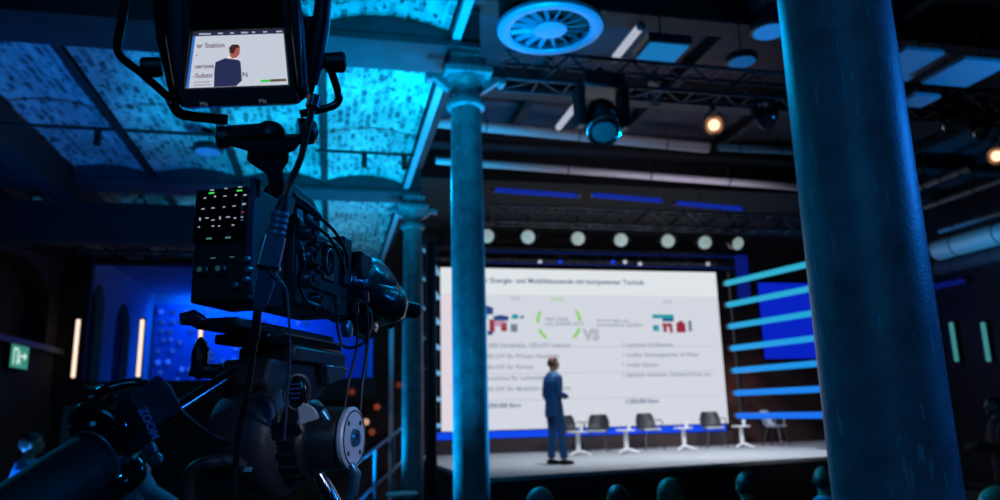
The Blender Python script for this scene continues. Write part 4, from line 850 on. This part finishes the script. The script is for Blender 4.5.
# cables ---------------------------------------------------------------------------
mc = thing('triax_cable', 'thick camera cable with ribbed blue-lit plug hanging down the side of the television camera', 'cable', P(246, 420, .92))
u = .78/750
MB().tube([P(285, 195, .9), P(283, 205, .9), P(281, 211, .9)], [5*u, 7*u, 9*u], 16).build('cable_neck', M_rubber, mc)
pts = [P(281-k*.62, 211+k*3.1, .9) for k in range(9)]; MB().tube(pts, [(10.8 if k % 2 else 9.2)*u for k in range(9)], 20).build('ribbed_boot', M_connector, mc)
MB().tube([P(276, 236, .9), P(272, 252, .9), P(268.5, 266, .9)], [11.5*u, 12*u, 12*u], 24).build('plug_shell', M_connector, mc)
MB().tube([P(268.6, 265, .9), P(268, 269, .9)], [14*u, 14*u], 24).build('plug_ring', M_chrome, mc)
MB().tube([P(268, 269, .9), P(264, 288, .9), P(261, 301, .9), P(258, 309, .9)], [11.5*u, 10.5*u, 8.5*u, 6*u], 24).build('strain_relief', mat('plug_rear', (90, 105, 132), .35, .15), mc)
MB().tube(curve_pts([P(258, 308, .9), P(254, 345, .9), P(247, 395, .91), P(238, 440, .93), P(232, 520, .95)], 5), [5.2*u]*5+[3.6*u]*16, 12).build('cable', M_cable, mc)
def cable(label, pts, r, name='signal_cable', m=None):
    c = thing(name, label, 'cable', pts[0], 0, 'thin cables around the television camera'); MB().tube(curve_pts(pts, 7), r, 8).build('cable_run', m or M_cable, c)
    d = (V(pts[0])-V(pts[1])).normalized(); MB().tube([V(pts[0])-d*.004, V(pts[0])+d*.012], r*2.1, 10).build('plug', M_dmetal, c)
cable('cable arching from the viewfinder knob down to the camera handle', [P(313, 105, .96), P(308, 128, .95), P(300, 160, .94), P(290, 182, .93), P(284, 200, .9)], .0042)
cable('thin grey cable hanging in front of the camera side', [P(276, 278, .89), P(286, 290, .89), P(289, 320, .88), P(290, 360, .89), P(287, 400, .9), P(284, 440, .92)], .0016, m=mat('grey_cable', (80, 95, 115), .4))
cable('loop of cable under the zoom lens', [P(336, 302, 1.12), P(338, 330, 1.12), P(345, 347, 1.12), P(362, 344, 1.12), P(371, 330, 1.13), P(370, 312, 1.14), P(358, 300, 1.15), P(342, 297, 1.15)], .0022)
cable('cable hanging from the lens down to the tripod disc', [P(366, 300, 1.12), P(368, 340, 1.12), P(362, 385, 1.1), P(360, 412, 1.08)], .0022)
cable('second cable hanging from the lens, nearer the camera body', [P(356, 310, 1.12), P(357, 345, 1.12), P(348, 385, 1.1), P(344, 410, 1.08)], .002)
cable('cable curving over the top of the camera toward the lens', [P(318, 216, 1.15), P(335, 232, 1.17), P(346, 252, 1.2), P(348, 268, 1.22)], .0028)
cable('second cable curving over the camera, just below the first', [P(312, 224, 1.13), P(328, 236, 1.15), P(340, 256, 1.18), P(345, 274, 1.2)], .0028)
cable('sagging cable from the zoom control to the tripod head', [P(172, 402, .9), P(190, 420, .92), P(215, 437, .96), P(238, 441, 1.0)], .0035)
cable('dark cable dropping from the camera connector block', [P(300, 250, 1.0), P(304, 262, .99), P(299, 280, .99), P(306, 300, 1.0), P(318, 306, 1.02)], .0026)

# tripod head ----------------------------------------------------------------------
th = thing('camera_tripod', 'heavy black fluid-head tripod with silver disc, carrying the television camera', 'tripod', (L(.1, -.01, 0).x, L(.1, -.01, 0).y, 0))
MB().box(L(.14, -.008, -.112), (.062, .30, .014), RX).build('sliding_plate', M_black, th, .003)
MB().box(L(.17, -.005, -.127), (.085, .24, .014), RX).build('plate_bed', M_gloss, th, .003)
MB().box(L(.19, .0385, -.119), (.003, .2, .003), RX).build('plate_edge_trim', mat('copper_glint_trim', (170, 120, 100), .4, .5), th)
MB().box(L(.20, .0, -.146), (.09, .18, .022), RX).build('tilt_platform', mat('teal_black', (30, 44, 54), .4), th, .003)
MB().tube([L(-.008, -.03, -.11), L(-.02, -.035, -.105), L(-.03, -.045, -.108)], [.01, .011, .008], 10).build('plate_lever', M_black, th)
MB().lathe(L(.27, .05, -.095), Rv, [(0, .014), (.01, .014), (.012, .01)], 18).build('plate_knob', M_grey, th)
MB().prism([(.06, -.155), (.26, -.155), (.24, -.19), (.17, -.24), (.09, -.24), (.05, -.19)], (Fv, Z1, Rv), L(0, 0, 0), -.04, .035).build('yoke_block', M_blackm, th, .006)
MB().prism([(.20, -.157), (.285, -.157), (.275, -.175), (.215, -.19)], (Fv, Z1, Rv), L(0, 0, 0), .036, .052).build('side_wedge', M_dmetal, th, .003)
DC = L(.10, .008, -.266)
MB().lathe(DC, Rv, [(-.055, .055), (-.05, .066), (-.03, .073), (.022, .078), (.034, .076), (.042, .068), (.046, .056), (.05, .052)], 48).build('drag_drum', M_rubber, th)
MB().lathe(DC, Rv, [(.045, .052), (.05, .054), (.075, .054), (.08, .046), (.085, .044), (.12, .042), (.125, .038)], 36).build('drag_collar', M_black, th)
for k in range(18):
    a = 2*PI*k/18; x_, y_, z_ = basis(Rv); c = DC+Rv*.0625+(x_*math.cos(a)+y_*math.sin(a))*.054; MB().box(c, (.022, .005, .005), (Rv, Fv, Z1)).build('collar_rib', M_black, th)
dk = MB().lathe(DC, Rv, [(.126, .020), (.126, .039), (.129, .042), (.134, .042), (.136, .040), (.136, .013), (.132, .012)], 48).build('silver_disc', M_silver, th)
MB().torus(DC+Rv*.1365, Rv, .0365, .0009, 40, 6).build('disc_groove', M_blackm, dk)
MB().lathe(DC, Rv, [(.13, .012), (.137, .0125), (.141, .011), (.141, .006), (.134, .005)], 28).build('disc_hub', mat('cyan_anodised', (80, 150, 175), .25, .7), dk)
for k in range(4):
    a = PI/4+PI*k/2; x_, y_, z_ = basis(Rv); MB().lathe(DC+Rv*.1355+(x_*math.cos(a)+y_*math.sin(a))*.028, Rv, [(0, .0035), (.0015, .0035), (.002, .002)], 12).build('disc_screw', M_dmetal, dk)
x_, y_, z_ = basis(Rv)
q = [(297, 406), (302, 403), (308, 404), (314, 408), (318, 413), (319.5, 419), (309, 422), (299, 426)]; n_ = -ray(308, 414).normalized()
MB().add([P(x, y, .965) for x, y in q]+[P(x, y, .965)-n_*.012 for x, y in q], [tuple(range(8)), tuple(range(15, 7, -1))]+[(i, (i+1) % 8, 8+(i+1) % 8, 8+i) for i in range(8)]).build('scale_plate', M_silver, th, .0015)
q = P(297, 392, .97)
MB().torus(q, (CP-q)*.8+Rv*.3, .0165, .0022, 36, 8, 1.0, 1.35).build('badge_ring', M_chrome, th); MB().ball(q, (.013, .004, .02), 16, 10, RX).build('badge_plate', M_gloss, th)
for dz, w in ((-.008, .012), (-.002, .016), (.004, .016), (.010, .012)): MB().box(q-Fv*.006+Z1*dz, (w, .001, .0016), RX).build('badge_line', mat('badge_blue', (70, 90, 150), .4), th)
MB().tube([P(321, 411, .97), P(327, 420, .97)], [.006, .0055], 12).build('brake_lever', mat('cyan_anodised', (80, 150, 175), .25, .7), th)
MB().tube([P(351, 464, .92), P(356, 474, .92), P(354, 492, .92), P(349, 500, .92)], [.004, .0065, .006, .004], 12).build('brake_lever', mat('cyan_anodised', (80, 150, 175), .25, .7), th)
MB().tube([P(318, 474, .94), P(327, 490, .94), P(338, 512, .94)], [.007, .009, .010], 12).build('leg_clamp', M_chrome, th)
MB().box(DC-Fv*.074+Rv*.012-Z1*.035, (.026, .004, .006), RX).build('brand_strip', mat('cyan_label', (90, 170, 200), .4), th)
MB().tube(curve_pts([P(186, 510, .97), P(190, 476, .97), P(204, 464, .97), P(232, 461, .98), P(246, 468, .98)], 5), .009, 12).build('carry_strap', M_rubber, th)
MB().lathe(L(.10, -.01, -.46), Z1, [(-.06, .075), (-.03, .085), (.02, .085), (.05, .07), (.10, .06)], 36).build('pan_base', M_black, th, )
MB().ball(P(200, 358, 1.06), (.012, .016, .03), 14, 10).build('rosette_arm', M_black, th); MB().tube([P(203, 346, 1.06), P(196, 370, 1.06), P(226, 372, 1.06), P(246, 372, 1.05)], [.010, .013, .012, .014], 12).build('handle_mount', M_black, th)
lb_ = L(.10, -.01, -.50); tp = th
MB().lathe(lb_-Z1*.12, Z1, [(0, .05), (.05, .08), (.11, .09)], 28).build('bowl', M_black, tp)
for k in range(3):
    a = R(90+35+120*k); d = V((math.cos(a), math.sin(a), 0)); e = lb_-Z1*.08+d*.07; f = V((lb_.x, lb_.y, .02))+d*.55; s = d.cross(Z1)*.03
    l_ = MB().tube([e+s, f.lerp(e, .4)+s*.8], .013, 10).tube([e-s, f.lerp(e, .4)-s*.8], .013, 10).tube([f.lerp(e, .5), f], .015, 10).build('leg', M_dmetal, tp); MB().ball(f, .024, 12, 8).build('rubber_foot', M_rubber, l_)
# pan bar with zoom control
ph = thing('pan_bar', 'pan bar reaching from the tripod head to the lower corner, with a thick foam grip', 'handle', P(235, 372, 1.04))
ga, gb = P(232, 374, 1.04), P(120, 446, .86); gc = P(-45, 556, .68)
MB().tube([ga, gb], .0095, 14).build('bar', M_gloss, ph)
MB().tube([P(100, 455, .84), P(92, 461, .83), P(60, 483, .79), gc], [.024, .0325, .0335, .0335], 28).build('foam_grip', mat('foam_black', (14, 16, 20), .7), ph)
MB().torus(P(94, 459, .83), gc-gb, .0335, .0012, 32, 6).build('grip_seam', M_grey, ph)
zd = thing('zoom_control', 'black zoom control clamped on the pan bar, with white lettering on its label', 'remote control', P(130, 425, .88))
ea = (P(170, 392, .92)-P(95, 440, .86)).normalized(); en = (CP-P(130, 420, .88)).normalized(); en = (en-ea*en.dot(ea)).normalized(); eb = en.cross(ea); ZX = (ea, eb, en)
zc = P(133, 417, .885); k1 = .885/750
MB().prism([(-30*k1, -24*k1), (-38*k1, -4*k1), (-30*k1, 18*k1), (-8*k1, 27*k1), (14*k1, 25*k1), (26*k1, 10*k1), (26*k1, -16*k1), (8*k1, -30*k1), (-16*k1, -32*k1)], ZX, zc, -.028, .02).build('body', M_fabric, zd, .008, seg=3)
lab = P(157, 402, .88); ZL = ZX
MB().prism([(-21*k1, -20*k1), (13*k1, -20*k1), (17*k1, 6*k1), (13*k1, 22*k1), (-21*k1, 20*k1)], ZX, lab, -.02, .014).build('label_box', mat('label_navy', (30, 40, 60), .5), zd, .003)
tx = -eb*.96+ea*.1; tx = (ea*math.cos(R(-100))+eb*math.sin(R(-100))); ty = en.cross(tx)
text('lettering', 'ZOOM', .0125, mat('lettering_blue', (90, 135, 200), .5), lab+eb*.004-ea*.0235+en*.0146, tx, ty, zd, bold=.0004)
for k in range(5): MB().box(lab-ea*.0245+eb*(.002-.0045*k)+en*.0146, (.004, .0016, .0006), ZX).build('label_tick', mat('lettering_blue', (120, 150, 190), .5), zd)
MB().lathe(P(96, 398, .87)-en*.01, en*.4-ea*.9+eb*.3, [(-.012, .012), (-.01, .016), (.01, .016), (.014, .012)], 22).build('thumb_rocker', M_gloss, zd)
MB().tube([P(108, 396, .86), P(102, 402, .85), P(101, 409, .85)], [.006, .007, .004], 12).build('thumb_stop', M_gloss, zd)
MB().tube(curve_pts([P(78, 424, .85), P(86, 412, .85), P(108, 414, .85), P(120, 430, .85), P(112, 446, .85), P(88, 440, .85), P(78, 424, .85)], 4), .012, 10).build('clamp_ring', M_gloss, zd)
MB().ball(P(98, 427, .86), (.024, .022, .02), 16, 12, ZX).build('clamp_body', M_gloss, zd)
for x, y in ((146, 445), (152, 455), (142, 452), (126, 446)): MB().lathe(P(x, y, .87), -eb, [(0, .008), (.006, .009), (.012, .008), (.014, .004)], 14).build('clamp_screw', M_dmetal, zd)
MB().tube(curve_pts([P(160, 388, .88), P(135, 383, .88), P(110, 388, .87), P(97, 394, .87)], 5), .006, 10).build('top_ridge', M_gloss, zd)
hg = thing('spare_handle', 'short black handle hanging below the zoom control', 'handle', P(125, 480, .84))
MB().tube(curve_pts([P(130, 462, .85), P(136, 474, .85), P(120, 488, .84), P(84, 512, .8)], 5), .0115, 12).build('grip', M_gloss, hg); MB().lathe(P(128, 458, .85), -Z1, [(0, .006), (.012, .007), (.018, .005)], 12).build('hinge', M_dmetal, hg)

# ================================================================== LIGHT
w = bpy.data.worlds.new('world'); S.world = w; w.use_nodes = True
w.node_tree.nodes['Background'].inputs['Color'].default_value = (0.02, 0.12, 0.35, 1); w.node_tree.nodes['Background'].inputs['Strength'].default_value = 0.012
CV, CY, BL, DB, WH = (0.0, .50, 1.0), (0.0, .42, 1.0), (0.01, .22, 1.0), (0.0, .09, 1.0), (.85, .92, 1.0)
# uplights washing the limewashed vaults
light('SPOT', (.45, 8.3, .4), CV, 2300, (.45, 9.0, 5.2), .15, 68, .8)
light('SPOT', (.5, 4.3, .4), CV, 1300, (.6, 5.2, 5.2), .15, 56, 1)
light('SPOT', (-.2, 12.8, .4), CV, 1100, (0, 13.6, 5.2), .15, 80, 1)
light('SPOT', (-3.2, 7.6, .4), BL, 700, (-3.0, 9.0, 5.2), .15, 80, 1)
# column washes
light('SPOT', (.3, 7.05, .15), CY, 1800, (1.1, 6.65, 3.0), .08, 60, 1)
light('SPOT', (.6, 5.6, .15), CY, 380, (1.2, 6.6, 3.9), .08, 40, 1)
light('SPOT', (2.1, 7.1, .2), CY, 1700, (1.3, 6.65, 3.0), .1, 60, 1)
light('SPOT', (.35, 11.7, .15), CY, 1500, (1.15, 11.4, 3.2), .1, 60, 1)
light('SPOT', (2.05, 11.85, .3), CY, 1500, (1.25, 11.4, 3.0), .1, 60, 1)
# blue side light on the near column and the rig, plus added fill and disc spot
light('SPOT', (5.6, 1.3, 3.6), BL, 300, (1.35, 1.66, 2.2), .25, 50, 1)
light('SPOT', (1.25, 5.2, 4.4), CY, 130, (1.25, 1.66, 2.2), .2, 50, 1)
light('SPOT', (-3.4, 5.6, 3.9), CY, 120, (-.1, 1.2, 1.9), .2, 40, 1)
light('AREA', (-.8, -2.6, 3.4), (.02, .30, .85), 26, (.8, 2.2, 2.0), 1.6)  # added fill from behind the camera, not a lamp of the hall
light('SPOT', (1.6, -.8, 2.6), (.66, .74, 1), 80, P(350, 434, 1.02), .04, 9, 1)  # added whitish spot, only to brighten the silver disc
# gallery
light('AREA', (-1.8, 22.6, 5.3), DB, 150, (-1.6, 24.0, 2.4), 1.6)
light('AREA', (-3.4, 23.6, 5.3), DB, 70, (-3.4, 24.3, 4.4), 2.2, sy=.3)
# stage
for x in (3.9, 6.4, 8.9): light('SPOT', (x, 12.7, 4.7), WH, 430, (x+.4, 14.0, .85), .12, 115, 1)
light('SPOT', (2.4, 8.2, 5.4), (.6, .8, 1), 350, (3.8, 12.7, 1.9), .15, 22, .8)
light('POINT', (9.9, 16.9, 2.2), (1, .4, .28), 9, None, .2)
light('SPOT', (6.0, 8.6, 3.0), (.85, .78, 1), 280, (5.0, 11.2, 6.0), .3, 85, 1)
light('SPOT', (8.0, 5.0, 3.0), (0, .3, 1), 260, (6.4, 5.6, 5.3), .2, 70, 1)
light('SPOT', (10.6, 11.8, 2.6), CY, 380, (12.6, 12.6, 5.1), .2, 70, 1)
light('SPOT', (2.4, 3.4, 3.9), CY, 110, (0, 1.2, 1.95), .08, 26, .8)  # added rim light for glints on the camera rig
light('SPOT', (-1.2, 6.2, 4.6), CV, 160, (-1.4, 4.6, 1.2), .15, 50, 1)  # added to brighten the visitor's pale shirt
light('SPOT', (5.0, 7.9, 5.4), (.9, .92, 1), 1100, (8.0, 14.9, .85), .15, 38, 1)
light('SPOT', (.6, 9.4, 4.7), CV, 1300, (2.4, 5.0, 1.3), .15, 50, 1)  # added backlight that lifts the listeners' heads

S.view_settings.view_transform = 'Standard'; S.view_settings.look = 'None'; S.view_settings.exposure = 0; S.view_settings.gamma = 1
S.view_settings.use_curve_mapping = False
S.cycles.use_denoising = True; S.cycles.max_bounces = 6; S.cycles.caustics_reflective = False; S.cycles.caustics_refractive = False; S.cycles.sample_clamp_indirect = 4.0
